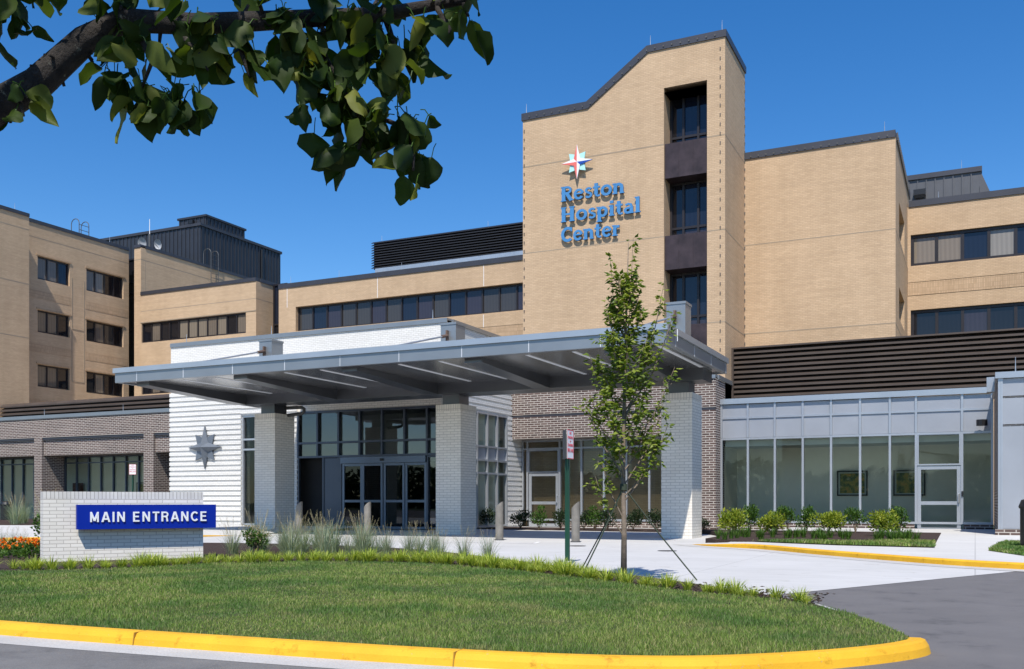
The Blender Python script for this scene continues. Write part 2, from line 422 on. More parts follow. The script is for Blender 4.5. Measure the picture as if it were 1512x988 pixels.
# right part with slot
wall(tw, F, -11.65, tx1, 0, 17.1, [(slot[0], slot[1], slot[2], 17.1, 1.0)])
wall(tw, F, -11.65, tx1, 17.1, 18.88, [(slot[0], slot[1], 17.1, slot[3], 1.0)])
tw.f = [f for f in tw.f]; 
tw.quad((-14.2, ty0, 17.1), (-11.65, ty0, 17.1), (-11.65, ty0, 18.88))
tw.quad((tx1, ty0, 0), (tx1, ty1, 0), (tx1, ty1, 18.88), (tx1, ty0, 18.88))
tw.quad((tx0, ty1, 0), (tx0, ty0, 0), (tx0, ty0, 17.1), (tx0, ty1, 17.1))
tw.quad((tx1, ty1, 0), (tx0, ty1, 0), (tx0, ty1, 17.1), (-14.2, ty1, 17.1), (-11.65, ty1, 18.88), (tx1, ty1, 18.88))
for a, b in (((tx0, 17.1), (-14.2, 17.1)), ((-14.2, 17.1), (-11.65, 18.88)), ((-11.65, 18.88), (tx1, 18.88))):
    tw.quad((a[0], ty0+.02, a[1]-.02), (b[0], ty0+.02, b[1]-.02), (b[0], ty1-.02, b[1]-.02), (a[0], ty1-.02, a[1]-.02), m=1)
tw.build('wall', ['tan_brick', 'roofing'], T)
cp = MB()
prof = [(tx0-.05, 17.02), (-14.22, 17.02), (-11.67, 18.80), (tx1+.05, 18.80), (tx1+.05, 19.07), (-11.73, 19.07), (-14.28, 17.32), (tx0-.05, 17.32)]
cp.prism([(x, ty0-.05, z) for x, z in prof[:4]+prof[4:]], (0, .35, 0))
cp.box(tx1-.3, ty0+.302, 18.80, tx1+.05, ty1+.05, 19.07); cp.box(tx0-.05, ty0+.302, 17.02, tx0+.3, ty1+.05, 17.32)
cp.build('coping', 'coping', T)
jb = MB()
for z in (7.92, 11.45, 15.07):
    for a, b in ((tx0, slot[0]), (slot[1], tx1)): lbox(jb, F, a+.002, b, 0, .004, z-.022, z+.022)
    lbox(jb, right(tx1), ty0, ty1, 0, .004, z-.022, z+.022)
jb.build('brick_joint', 'joint', T)
for a, b in ((13.74, 15.10), (10.14, 11.48), (6.5, 7.93)):
    sp = MB(); lbox(sp, F, slot[0]+.01, slot[1]-.01, -.96, -.08, a, b)
    for k in (1, 2): lbox(sp, F, slot[0]+k*.57-.006, slot[0]+k*.57+.006, -.08, -.072, a+.02, b-.02)
    sp.build('spandrel_panel', 'spandrel_bronze', T)
for a, b in ((15.10, 17.28), (11.48, 13.74), (7.93, 10.14)):
    window(T, F, slot[0]+.003, slot[1]-.003, a+.003, b-.003, -.92, [slot[0]+.55, slot[0]+1.15], [a+.45], .09, .1, 'bronze', ('pane_dark', 'pane_navy', 'pane_plum'), [0, 2, 2, 0, 1, 1])
ls = MB()
for k in range(38):
    z = 5+k*.36; lbox(ls, F, tx1-.20, tx1-.17, .0, .03, z, z+.11); lbox(ls, right(tx1), ty1-.10, ty1-.07, 0, .03, z, z+.11)
    if z < 16.8: lbox(ls, F, tx0+.05, tx0+.08, 0, .03, z, z+.11)
for k in range(24):
    x = tx0+.3+k*.34
    zz = 17.10 if x < -14.22 else (17.1+(x+14.22)*.70 if x < -11.67 else 18.88)
    lbox(ls, F, x, x+.05, .05, .08, zz, zz+.06)
ls.build('light_string', 'iron', T)
rods(T, [(-17.0, 36.95, 17.32), (-11.6, 36.95, 19.07), (-8.75, 36.95, 19.07)], .42)

# wall sign on the tower
def text_mesh(txt, size, depth, off=0., spacing=1.):
    cu = bpy.data.curves.new('lettering', 'FONT'); cu.body = txt; cu.size = size; cu.extrude = depth/2; cu.offset = off; cu.space_character = spacing
    o = bpy.data.objects.new('lettering', cu); col.objects.link(o)
    dg = bpy.context.evaluated_depsgraph_get(); dg.update()
    me = bpy.data.meshes.new_from_object(o.evaluated_get(dg)); bpy.data.objects.remove(o); bpy.data.curves.remove(cu)
    return me
def lettering(txt, o, U, Nn, width, cap, depth, face, edge, parent, off=0., label=None, spacing=1., embold=0.):
    """letters standing off a wall: scaled to the given width and cap height"""
    me = text_mesh(txt, 1., .1, off, spacing)
    n = len(me.vertices); co = np.zeros(n*3); me.vertices.foreach_get('co', co); co = co.reshape(-1, 3)
    x0, x1 = co[:, 0].min(), co[:, 0].max()
    ymax = .729 if True else co[:, 1].max()
    sx = width/(x1-x0); sy = cap/.70
    O, U, Nn = V(o), V(U), V(Nn)
    out = np.zeros((n, 3))
    for a in range(3):
        out[:, a] = O[a]+U[a]*(co[:, 0]-x0)*sx+(co[:, 1]*sy if a == 2 else 0)+Nn[a]*(co[:, 2]+.05)/.1*depth
    me.vertices.foreach_set('co', out.ravel()); me.update()
    me.materials.clear(); me.materials.append(M[face]); me.materials.append(M[edge])
    for p in me.polygons: p.material_index = 0 if abs(p.normal.dot(Nn)) > .7 else 1
    me.name = 'lettering'
    ob = bpy.data.objects.new('lettering', me); col.objects.link(ob)
    if parent is not None: attach(ob, parent)
    return ob
def arc(cx, cy, rx, ry, a0, a1, n=14): return [(cx+rx*math.cos(R(a0+(a1-a0)*k/n)), cy+ry*math.sin(R(a0+(a1-a0)*k/n))) for k in range(n+1)]
SLAB = {  # flared bold roman: (strokes (points, width), advance); cap height 1, x height .72
 'R': ([([(.16, 0), (.16, 1)], .22), ([(.16, .935), (.34, .935)]+arc(.37, .735, .2, .2, 80, -80)+[(.16, .535)], .14), ([(.34, .56), (.47, .28), (.62, 0)], .2), ([(0, .035), (.32, .035)], .07), ([(0, .965), (.2, .965)], .07), ([(.5, .035), (.75, .035)], .07)], .74),
 'e': ([(arc(.31, .36, .22, .29, 8, 325, 20), .155), ([(.12, .40), (.52, .40)], .10)], .63),
 's': ([(arc(.25, .52, .145, .14, 25, 265, 12)+arc(.24, .20, .155, .14, 85, -155, 12), .135)], .49),
 't': ([([(.19, .18), (.19, .92)], .2), ([(.0, .655), (.40, .655)], .12), ([(.19, .2), (.22, .09), (.31, .06), (.41, .09)], .13)], .44),
 'o': ([(arc(.33, .36, .235, .29, 0, 360, 24), .17)], .68),
 'n': ([([(.16, 0), (.16, .70)], .2), ([(.16, .52), (.26, .62), (.38, .63), (.49, .55), (.52, .42), (.52, .0)], .19), ([(0, .035), (.28, .035)], .07), ([(.40, .035), (.66, .035)], .07), ([(0, .675), (.2, .675)], .08)], .70),
 'H': ([([(.16, 0), (.16, 1)], .22), ([(.64, 0), (.64, 1)], .22), ([(.16, .52), (.64, .52)], .13), ([(0, .035), (.32, .035)], .07), ([(0, .965), (.32, .965)], .07), ([(.48, .035), (.8, .035)], .07), ([(.48, .965), (.8, .965)], .07)], .86),
 'p': ([([(.16, -.30), (.16, .70)], .2), (arc(.35, .36, .20, .275, 150, -150, 18), .165), ([(0, -.265), (.32, -.265)], .07), ([(0, .675), (.2, .675)], .08)], .69),
 'i': ([([(.16, 0), (.16, .70)], .2), ([(.16, .84), (.16, 1.02)], .2), ([(0, .035), (.32, .035)], .07), ([(0, .675), (.2, .675)], .08)], .36),
 'a': ([(arc(.25, .22, .15, .155, 60, 320, 14), .15), ([(.44, 0), (.44, .46)], .19), ([(.44, .46), (.40, .60), (.27, .645), (.12, .58)], .14), ([(.25, .385), (.44, .40)], .11), ([(.40, .035), (.58, .035)], .07)], .62),
 'l': ([([(.16, 0), (.16, 1.04)], .2), ([(0, .035), (.32, .035)], .07), ([(0, 1.0), (.2, 1.0)], .08)], .36),
 'C': ([(arc(.43, .5, .32, .42, 48, 312, 20), .19), ([(.66, .68), (.66, .95)], .09)], .76),
 'r': ([([(.16, 0), (.16, .70)], .2), ([(.16, .50), (.27, .60), (.44, .615)], .17), ([(0, .035), (.34, .035)], .07), ([(0, .675), (.2, .675)], .08)], .48)}
BLOCK = {
 'M': ([([(.09, 0), (.09, 1)], .17), ([(.75, 0), (.75, 1)], .17), ([(.10, .92), (.42, .12)], .19), ([(.42, .12), (.74, .92)], .19)], .98),
 'A': ([([(.085, 0), (.40, 1)], .18), ([(.44, 1), (.755, 0)], .18), ([(.2, .29), (.64, .29)], .15)], .95),
 'I': ([([(.09, 0), (.09, 1)], .18)], .33),
 'N': ([([(.09, 0), (.09, 1)], .17), ([(.67, 0), (.67, 1)], .17), ([(.11, .95), (.65, .05)], .19)], .91),
 'E': ([([(.09, 0), (.09, 1)], .18), ([(.09, .925), (.62, .925)], .15), ([(.09, .52), (.57, .52)], .15), ([(.09, .075), (.63, .075)], .15)], .82),
 'T': ([([(.34, 0), (.34, 1)], .18), ([(0, .925), (.68, .925)], .15)], .78),
 'R': ([([(.09, 0), (.09, 1)], .18), ([(.09, .925), (.42, .925)]+arc(.44, .715, .2, .21, 80, -80, 8)+[(.09, .505)], .15), ([(.42, .5), (.54, .40), (.58, .2), (.61, 0)], .17)], .86),
 'C': ([(arc(.42, .5, .34, .425, 42, 318, 22), .165)], .90), ' ': ([], .42)}
def stroke_text(txt, font, o, U, Nn, width, cap, depth, face, edge, parent, squeeze=.0):
    """raised letters: every stroke is a band of its own height so that no faces share a plane"""
    O, U, Nn = V(o), V(U), V(Nn); sp_a = .13 if font is BLOCK else 0; tot = sum(font[c][1]+sp_a for c in txt)-sp_a; sx = width/(tot-.06); x = 0; mb = MB()
    for ch in txt:
        st, adv = font[ch]
        for k, (pts, w) in enumerate(st):
            d = depth+.0012*k; P2 = [V((p[0], p[1])) for p in pts]; n = len(P2); Lf, Rt = [], []
            for i, p in enumerate(P2):
                a, b = P2[max(i-1, 0)], P2[min(i+1, n-1)]
                if (P2[0]-P2[-1]).length < .01: a = P2[i-1] if i else P2[-2]; b = P2[i+1] if i < n-1 else P2[1]
                t = (b-a).normalized(); nn = V((-t.y, t.x)); Lf.append(p+nn*w/2); Rt.append(p-nn*w/2)
            if ch in 'MN' and font is BLOCK:
                Lf = [V((q.x, min(1, max(0, q.y)))) for q in Lf]; Rt = [V((q.x, min(1, max(0, q.y)))) for q in Rt]
            if ch == 'A' and k < 2: 
                hw = w*.53; Lf = [V((p.x-hw, p.y)) for p in P2]; Rt = [V((p.x+hw, p.y)) for p in P2]
            T3 = lambda q, e: O+U*((x+q.x)*sx)+V((0, 0, q.y*cap))+Nn*e
            for i in range(n-1):
                q = [Lf[i], Rt[i], Rt[i+1], Lf[i+1]]
                f = [T3(v, d) for v in q]; b = [T3(v, 0) for v in q]
                if (f[1]-f[0]).cross(f[2]-f[0]).dot(Nn) < 0: f.reverse(); b.reverse()
                mb.quad(*f, m=0)
                for j in range(4):
                    if (j in (0, 2)) and 0 < i < n-2 and False: continue
                    mb.quad(b[j], b[(j+1) % 4], f[(j+1) % 4], f[j], m=1)
        x += adv+sp_a
    return mb.build('lettering', [face, edge], parent)
S = thing('wall_sign', 'blue raised three-line lettering fixed to the tan brick tower', 'sign', (-13.7, 36.7, 12.4))
for txt, x, z, w, cap in (('Reston', -15.36, 13.35, 2.72, .60), ('Hospital', -15.36, 12.50, 3.40, .60), ('Center', -15.36, 11.68, 2.52, .60)):
    stroke_text(txt, SLAB, (x, 36.82, z), (1, 0, 0), (0, -1, 0), w, cap, .06, 'letter_blue', 'letter_edge', S)
def star_points(r, r2, n=4, a0=90):
    return [(r*math.cos(R(a0+90*k)), r*math.sin(R(a0+90*k))) for k in range(n)]
def compass_star(name, label, O, ry, rx, rd, rin, Nn, U, mats, depth):
    t = thing(name, label, 'emblem', O)
    O, U, Nn = V(O), V(U), V(Nn); Z = V((0, 0, 1))
    P = lambda a, b, n: O+U*a+Z*b+Nn*n
    tips = [(0, ry), (rx, 0), (0, -ry), (-rx, 0)]; ins = [(rin, rin), (rin, -rin), (-rin, -rin), (-rin, rin)]
    dg = MB()
    for k, (sx, sy) in enumerate(((1, 1), (1, -1), (-1, -1), (-1, 1))):
        base = [(sx*.15*ry, sy*.46*ry), (sx*rd, sy*rd*1.06), (sx*.46*rx, sy*.17*rx), (sx*rin*.2, sy*rin*.2)]
        dg.prism([P(a, b, 0) for a, b in base], Nn*min(depth*.55, .06))
    dg.build('diagonal_points', mats['diag'], t)
    if 'facets' in mats:
        for k in range(4):
            tip = tips[k]; i0 = ins[(k+3) % 4]; i1 = ins[k]
            for side, inn in ((0, i0), (1, i1)):
                mb = MB(); mb.prism([P(0, 0, depth*.56), P(*tip, depth*.56), P(*inn, depth*.56)], Nn*depth*.5)
                mb.build('star_facet', mats['facets'][k][side], t)
    else:
        mb = MB(); top = P(0, 0, depth)
        ring = []
        for k in range(4): ring += [tips[k], ins[k]]
        for k in range(8):
            a, b = ring[k], ring[(k+1) % 8]
            mb.quad(P(*a, .07), top, P(*b, .07)); mb.quad(P(*a, 0), P(*a, .07), P(*b, .07), P(*b, 0))
        mb.build('star_body', mats['main'], t)
    return t
w_, r_, b_ = 'star_white', 'star_red', 'star_royal'
compass_star('star_emblem', 'red, white, teal and blue eight-pointed star emblem on the tower above the lettering', (-14.62, 36.76, 14.86), .70, .68, .36, .135, (0, -1, 0), (1, 0, 0),
             {'diag': 'star_teal', 'facets': [(r_, w_), (w_, b_), (w_, r_), (r_, w_)]}, .08)

# ------------------------------------------------------------------ windowless block to the right
B = thing('windowless_block', 'windowless tan brick block beside the tower with dark coping', 'building', (-6, 40.35, 0))
wb = MB(); rh = [(42.3, 45.6, 11.8, 13.2, .9), (42.3, 45.6, 8.5, 9.76, .9), (42.3, 45.6, 5.1, 6.4, .9)]
hull(wb, -9.6, -2.79, 40.36, 49, 0, 15.2, rh=rh); wb.build('wall', ['tan_brick', 'roofing'], B)
coping(B, [((-9.6, 40.36), (-2.79, 40.36), 15.47), ((-2.79, 40.36+.352), (-2.79, 49), 15.47)])
jb = MB()
for z in (7.98, 11.64): lbox(jb, front(40.36), -9.6, -2.79, 0, .004, z-.02, z+.02); lbox(jb, right(-2.79), 40.36, 47.8, 0, .004, z-.02, z+.02)
jb.build('brick_joint', 'joint', B)
for h in rh: window(B, right(-2.79), h[0]+.003, h[1]-.003, h[2]+.003, h[3]-.003, -.85, [43.4, 44.5], (), panes=('pane_dark',))
ls = MB()
for k in range(20): lbox(ls, front(40.36), -9.0+k*.31, -8.95+k*.31, .05, .08, 15.24, 15.30)
for k in range(24): lbox(ls, right(-2.79), 40.5+k*.3, 40.55+k*.3, .05, .08, 15.2, 15.42)
ls.build('light_string', 'iron', B)
rods(B, [(-3.2, 40.5, 15.47)], .45)

# right wing
W = thing('right_wing', 'tan brick wing at the right edge with two ribbon window bands', 'building', (4, 47.8, 0))
wb = MB(); F = front(47.8)
rows = [(-2.66, 14.0, 11.80, 13.22), (-2.66, 14.0, 8.45, 9.78)]
hull(wb, -2.79, 14.2, 47.8, 60, 0, 14.5, fh=rows, depth=.25); wb.build('wall', ['tan_brick', 'roofing'], W)
coping(W, [((-2.74, 47.8), (14.2, 47.8), 14.77)])
sb = MB(); lbox(sb, F, -2.78, 14.2, 0, .035, 11.05, 11.785); sb.build('sill_band', 'tan_brick', W)
sb = MB(); lbox(sb, F, -2.78, 14.2, 0, .02, 10.45, 11.04); sb.build('soldier_course', 'tan_soldier', W)
for r, pats in zip(rows, ([4, 4, 1, 5, 1, 4, 2, 4, 0, 4, 1, 4, 5, 4, 4], [0, 0, 2, 0, 0, 2, 0, 0])):
    window(W, F, r[0]+.003, r[1], r[2]+.003, r[3]-.003, -.22, [r[0]+1.06*k+.03 for k in range(1, 16)], (), .13, .1, 'bronze', ('pane_dark', 'pane_navy', 'pane_plum', 'pane_olive', 'pane_beige', 'pane_pale'), pats)
rods(W, [(-1.5, 47.85, 14.77), (3, 47.85, 14.77)], .3)
PH = thing('grey_penthouse', 'dark grey ribbed metal penthouse on the roof of the right wing', 'penthouse', (-1.5, 52, 14.4))
mb = MB(); mb.prism([(-6, 52, 14.3), (1.3, 52, 14.3), (.24, 52, 17.0), (-6, 52, 17.0)], (0, 5, 0))
for k in range(17):
    x = -5.8+.4*k
    if x < .5: mb.box(x, 51.95, 14.35, x+.05, 52.02, 17.0 if x < .15 else 16.3)
mb.build('wall', 'siding_grey', PH)
mb = MB(); mb.box(-6.05, 51.9, 17.0, .30, 57.1, 17.24); mb.build('coping', 'coping', PH)
mb = MB(); mb.box(-2.75, 51.62, 16.12, -2.2, 51.94, 16.42); mb.obox((-2.7, 51.50, 15.95), (.46, 0, 0), (0, .3, .1), (0, -.05, .16)); mb.build('flood_light', 'black_plastic', PH)
rods(PH, [(-.6, 52, 17.24)], .45)

# ------------------------------------------------------------------ centre wing
C = thing('centre_wing', 'long tan brick wing with dark ribbon windows left of the tower', 'building', (-28, 47.8, 0))
wb = MB(); F = front(47.8)
row = (-37.55, -18.3, 11.48, 12.98)
hull(wb, -38.85, -16, 47.8, 60, 0, 14.25, fh=[row, (-37.55, -18.3, 8.2, 9.5)], depth=.35); wb.build('wall', ['tan_brick', 'roofing'], C)
coping(C, [((-38.85, 47.8), (-16, 47.8), 14.47)])
sb = MB(); lbox(sb, F, -37.6, -17, 0, .03, 10.72, 11.42); sb.build('sill_band', 'tan_brick', C)
sb = MB(); lbox(sb, F, -37.6, -17, 0, .015, 10.1, 10.715); sb.build('soldier_course', 'tan_soldier', C)
jb = MB()
for x in (-38.2, -31.6, -24.6): lbox(jb, F, x-.015, x+.015, 0, .004, 13.0, 14.2); lbox(jb, F, x-.015, x+.015, .031, .035, 10.72, 11.42)
jb.build('brick_joint', 'star_white', C)
window(C, F, row[0]+.003, row[1], row[2]+.003, row[3]-.003, -.32, [-37.5+1.058*k for k in range(1, 19)], (), .10, .09, 'bronze', ('pane_dark', 'pane_navy', 'pane_plum', 'pane_olive'), [3, 1, 2, 3, 3, 2, 3, 1, 2, 3, 1, 2, 3, 3, 2, 1, 2])
rods(C, [(-38, 47.9, 14.47), (-34.4, 47.9, 14.47), (-30, 47.9, 14.47)], .45)
GS = MB(); F2 = front(48.7)
window(C, F2, -39.95, -38.86, 5, 14.75, 0, (), [8.3, 11.3, 12.2], .1, .1, 'bronze', ('pane_dark', 'pane_navy'), [0, 1, 0, 1], name='stair_window')
def louver(parent, x0, x1, Y, z0, z1, n, depth, mat, back='louver_back', nose=.35, name='louver_blades'):
    mb = MB(); p = (z1-z0)/n
    for k in range(n):
        z = z0+k*p
        prof = [(0, z), (0, z+p*nose), (depth, z+p*1.02), (depth, z+p*(1.02-.22))]
        mb.prism([(x0, Y+a, b) for a, b in prof], (x1-x0, 0, 0))
    mb.build(name, mat, parent)
    bk = MB(); bk.box(x0+.02, Y+depth+.03, z0, x1-.02, Y+depth+.08, z1); return bk.build('backing', back, parent)
LS = thing('louver_screen', 'black louvered screen raised on steel legs above the centre wing roof', 'louver screen', (-25, 50, 14.3))
louver(LS, -33.5, -17, 50, 15.36, 17.05, 11, .22, 'louver_black', nose=.3)
mb = MB()
for k in range(6):
    x = -33.0+k*2.6; mb.box(x, 50.1, 14.1, x+.15, 50.25, 15.0)
mb.box(-33.2, 49.95, 15.1, -17, 50.2, 15.33); mb.box(-33.2, 52.05, 15.1, -17, 52.3, 15.33); mb.build('steel_frame', 'galv', LS)
mb = MB(); mb.box(-27.5, 50.6, 14.1, -22.5, 52, 14.95)
mb.build('roof_duct', 'galv', LS)
rods(LS, [(-32.8, 50.1, 17.05), (-25.5, 50.1, 17.05)], .3)

# ------------------------------------------------------------------ left block with ribbon window, high block behind
LB = thing('left_block', 'tan brick block with eleven-pane ribbon window left of the glass slot', 'building', (-45, 47, 0))
wb = MB(); F = front(47.0); row = (-49.52, -40.75, 11.50, 12.78)
hull(wb, -49.6, -39.95, 47.0, 56, 0, 14.65, fh=[row, (-49.52, -40.75, 8.1, 9.4)], depth=.2); wb.build('wall', ['tan_brick', 'roofing'], LB)
coping(LB, [((-49.58, 47.0), (-39.95, 47.0), 14.86), ((-39.95, 47.352), (-39.95, 56), 14.86)], .22)
jb = MB(); lbox(jb, F, -49.58, -39.95, 0, .004, 13.55, 13.59); lbox(jb, right(-39.95), 47, 56, 0, .004, 13.55, 13.59); lbox(jb, F, -49.62, -39.95, 0, .025, 12.80, 12.86)
jb.build('brick_joint', 'joint', LB)
window(LB, F, row[0]+.003, row[1]-.003, row[2]+.003, row[3]-.003, -.17, [row[0]+.797*k for k in range(1, 11)], (), .09, .09, 'bronze', ('pane_dark', 'pane_tan', 'pane_beige', 'pane_olive'), [0, 1, 0, 0, 2, 2, 2, 1, 2, 0, 1])
window(LB, F, -49.517, -40.753, 8.103, 9.397, -.17, [row[0]+.797*k for k in range(1, 11)], (), .09, .09, 'bronze', ('pane_dark', 'pane_tan'), [0, 1, 0, 1, 1])
HB = thing('high_block', 'taller tan brick block rising behind the ribbon window block', 'building', (-50, 50, 0))
wb = MB(); hull(wb, -50.2, -49.6, 47.03, 70, 5.3, 17.9, faces='frlbt')
wb.build('wall', ['tan_brick', 'roofing'], HB)
coping(HB, [((-50.2, 47.03), (-49.6, 47.03), 18.02), ((-49.6, 47.382), (-49.6, 70), 18.02)], .2)
jb = MB(); lbox(jb, right(-49.6), 47.03, 70, 0, .004, 17.0, 17.05); lbox(jb, front(47.03), -50.2, -49.6, 0, .004, 17.0, 17.05)
lbox(jb, right(-49.6), 47.4, 47.42, 0, .006, 14.9, 17); jb.build('brick_joint', 'joint', HB)
def hoop_ladder(name, label, o, U, h, extra):
    t = thing(name, label, 'ladder', o); mb = MB(); O = V(o); U = V(U); W2 = V((-U.y, U.x, 0))
    for s in (0, .75):
        pts = [O+W2*s+V((0, 0, 0)), O+W2*s+V((0, 0, h-.3))]+[O+W2*s+U*(.35-.35*math.cos(R(a)))+V((0, 0, h-.3+.3*math.sin(R(a)))) for a in range(30, 181, 30)]+[O+W2*s+U*.7+V((0, 0, extra))]
        mb.tube(pts, .026, 6)
    mb.build('rail', 'iron', t); mb = MB()
    for k in range(int(h/.35)): mb.tube([O+V((0, 0, .2+.33*k)), O+W2*.75+V((0, 0, .2+.33*k))], .02, 5)
    mb.build('rungs', 'iron', t)
hoop_ladder('roof_ladder', 'hooped roof ladder against the high block wall above the ribbon window block', (-49.35, 54.0, 14.6), (-1, 0, 0), 4.6, 3.3)
hoop_ladder('roof_ladder', 'hooped ladder top on the roof edge of the far left wing', (-51.6, 44.6, 17.9), (-1, 0, 0), 1.25, -.1)

# ------------------------------------------------------------------ left wing facing right
LW = thing('left_wing', 'tan brick wing at the left edge with rows of three-pane windows', 'building', (-52, 42, 0))
wb = MB(); zr = [(14.55, 15.95), (11.33, 12.68), (8.03, 9.38), (4.9+.5, 6.1)]
holes = [(40.5, 42.8, a, b) for a, b in zr]+[(44.07, 47.05, a, b) for a, b in zr]
wall(wb, right(-51.2), 38.0, 47.5, 5.3, 17.85, holes, .25)
hull(wb, -60, -51.2, 38.0, 47.5, 5.3, 17.85, faces='flbt')
hull(wb, -58, -49.9, 36.6, 38.9, 5.3, 17.7, faces='frlbt')
wb.build('wall', ['tan_brick', 'roofing'], LW)
coping(LW, [((-51.2, 38.92), (-51.2, 47.5), 18.07), ((-49.9, 36.6), (-49.9, 38.9), 17.88)], .2)
jb = MB(); FR = right(-51.2)
for z in (17.0,): lbox(jb, FR, 38.92, 47.5, 0, .004, z, z+.05)
for z in (16.9, 13.72, 10.58): lbox(jb, right(-49.9), 36.6, 38.9, 0, .004, z, z+.06)
for z0 in (11.9, 8.6): 
    lbox(jb, FR, 42.95, 42.99, 0, .02, z0, z0+3.2); lbox(jb, FR, 43.87, 43.91, 0, .02, z0, z0+3.2); lbox(jb, FR, 42.99, 43.87, 0, .02, z0, z0+.04)
jb.build('brick_joint', 'joint', LW)
sb = MB()
for z in (13.35, 10.1, 6.75):
    lbox(sb, FR, 39.6, 42.9, 0, .012, z, z+.5); lbox(sb, FR, 44.0, 47.4, 0, .012, z, z+.5)
sb.build('soldier_course', 'tan_soldier', LW)
tr = MB()
for a, b in zr[:3]:
    for y0, y1 in ((40.5, 42.8), (44.07, 47.05)): lbox(tr, FR, y0-.1, y1+.1, 0, .05, b+.03, b+.12)
tr.build('window_lintel', 'tan_soldier', LW)
for k, (a, b) in enumerate(zr):
    window(LW, FR, 40.503, 42.797, a+.003, b-.003, -.2, [41.27, 42.03], (), .09, .08, 'bronze', ('pane_dark', 'pane_tan', 'pane_beige', 'pane_navy'), [[1, 1, 3], [1, 1, 0], [1, 1, 0], [0, 1, 0]][k])
    window(LW, FR, 44.073, 47.047, a+.003, b-.003, -.2, [44.85, 45.6, 46.35], (), .09, .08, 'bronze', ('pane_dark', 'pane_tan', 'pane_beige', 'pane_olive'), [[1, 2, 0, 0], [0, 1, 3, 0], [0, 2, 0, 0], [0, 1, 0, 0]][k])
rods(LW, [(-51.3, 46, 18.07), (-49.95, 38, 17.88)], .4)
ST = frame((0, 48.4, 0), (1, 0, 0), (0, -1, 0))
window(LW, ST, -52.5, -50.21, 5.4, 17.6, 0, [-51.3, -50.75], [6.2, 8.6, 9.4, 11.9, 12.7, 15.2, 16], .1, .1, 'bronze', ('pane_dark', 'pane_tan'), [0, 0, 0, 0, 1, 1], name='stair_window')

# dark penthouse on the left
DP = thing('black_penthouse', 'black ribbed metal penthouse high on the roof at the left', 'penthouse', (-56, 55, 17.5))
def ribbed(mb, x0, x1, y0, y1, z0, z1, p=.4):
    mb.box(x0, y0, z0, x1, y1, z1)
    k = x0+.1
    while k < x1-.1: mb.box(k, y0-.05, z0, k+.06, y0+.01, z1-.02); k += p
    k = y0+.1
    while k < y1-.1: mb.box(x1-.01, k, z0, x1+.05, k+.06, z1-.02); k += p
mb = MB(); ribbed(mb, -64, -52, 55, 64.2, 17.5, 21.6); mb.box(-52.2, 56.5, 14.0, -51.98, 64.2, 17.5); mb.build('wall', 'siding_black', DP)
mb = MB(); mb.box(-64.1, 54.9, 21.6, -51.9, 64.3, 21.8); mb.build('coping', 'coping', DP)
mb = MB(); ribbed(mb, -55.1, -52.4, 56, 60.3, 21.8, 22.6); mb.box(-55.2, 55.9, 22.6, -52.3, 60.4, 22.75); mb.build('upper_box', 'siding_black', DP)
mb = MB(); mb.box(-53.9, 55.75, 22.15, -53.5, 55.95, 22.45); mb.tube([(-51.92, 61.8, 17.6), (-51.92, 61.8, 21.4)], .09, 8); mb.build('vent_pipe', 'black_plastic', DP)
for x, z, r, lab in ((-55.1, 20.0, .42, 'larger white satellite dish in front of the black penthouse'), (-53.55, 19.75, .36, 'smaller tilted white satellite dish in front of the black penthouse')):
    t = thing('satellite_dish', lab, 'satellite dish', (x, 52.5, 17.9)); mb = MB()
    pts = [(x, 52.5, z)]; rings = []
    for j in range(4):
        rr = r*j/3
        rings.append([(x+rr*math.cos(a), 52.5-.15*(j/3)**2-.1*math.sin(a)*j/3, z+rr*math.sin(a)) for a in [2*math.pi*k/16 for k in range(16)]])
    for j in range(3):
        for k in range(16): mb.quad(rings[j][k], rings[j][(k+1) % 16], rings[j+1][(k+1) % 16], rings[j+1][k])
    mb.build('reflector', 'dish_grey', t, True); mb = MB(); mb.tube([(x, 52.55, 17.5), (x, 52.55, z)], .05, 8); mb.tube([(x, 52.5, z-.3), (x, 52.0, z)], .02, 6); mb.build('mast', 'galv', t)
AN = thing('roof_antenna', 'thin white whip antenna on a dark mast beside the satellite dishes', 'antenna', (-54.4, 52.4, 17.9))
mb = MB(); mb.tube([(-54.4, 52.4, 17.5), (-54.4, 52.4, 20.6)], .09, 8); mb.build('mast', 'iron', AN)
mb = MB(); mb.tube([(-54.4, 52.4, 20.6), (-54.4, 52.4, 21.7)], [.03, .02], 6); mb.build('whip', 'star_white', AN)

# ------------------------------------------------------------------ low brown brick wing on the left
def storefront_interior(parent, x0, x1, y0, y1, z1=3.6, wallm='int_wall', side=True):
    mb = MB(); mb.quad((x0, y1, 0), (x1, y1, 0), (x1, y1, z1), (x0, y1, z1)); mb.quad((x0, y0, 0), (x0, y1, 0), (x0, y1, z1), (x0, y0, z1)); mb.quad((x1, y1, 0), (x1, y0, 0), (x1, y0, z1), (x1, y1, z1))
    mb.build('interior_wall', wallm, parent)
    mb = MB(); mb.quad((x0, y0, .05), (x1, y0, .05), (x1, y1, .05), (x0, y1, .05)); mb.build('interior_floor', 'int_floor', parent)
    mb = MB(); mb.quad((x0, y1, z1), (x1, y1, z1), (x1, y0, z1), (x0, y0, z1)); mb.build('interior_ceiling', 'int_ceiling', parent)
BW = thing('brown_brick_wing', 'low brown brick wing with recessed storefront bays left of the white pavilion', 'building', (-42, 35.4, 0))
wb = MB(); F = front(35.4)
bays = [(-56, -52.8), (-52.2, -45.02), (-44.42, -37.16), (-36.5, -30.4)]
wall(wb, F, -58, -30.0, 0, 5.45, [(a, b, .0, 4.42, .12) for a, b in bays])
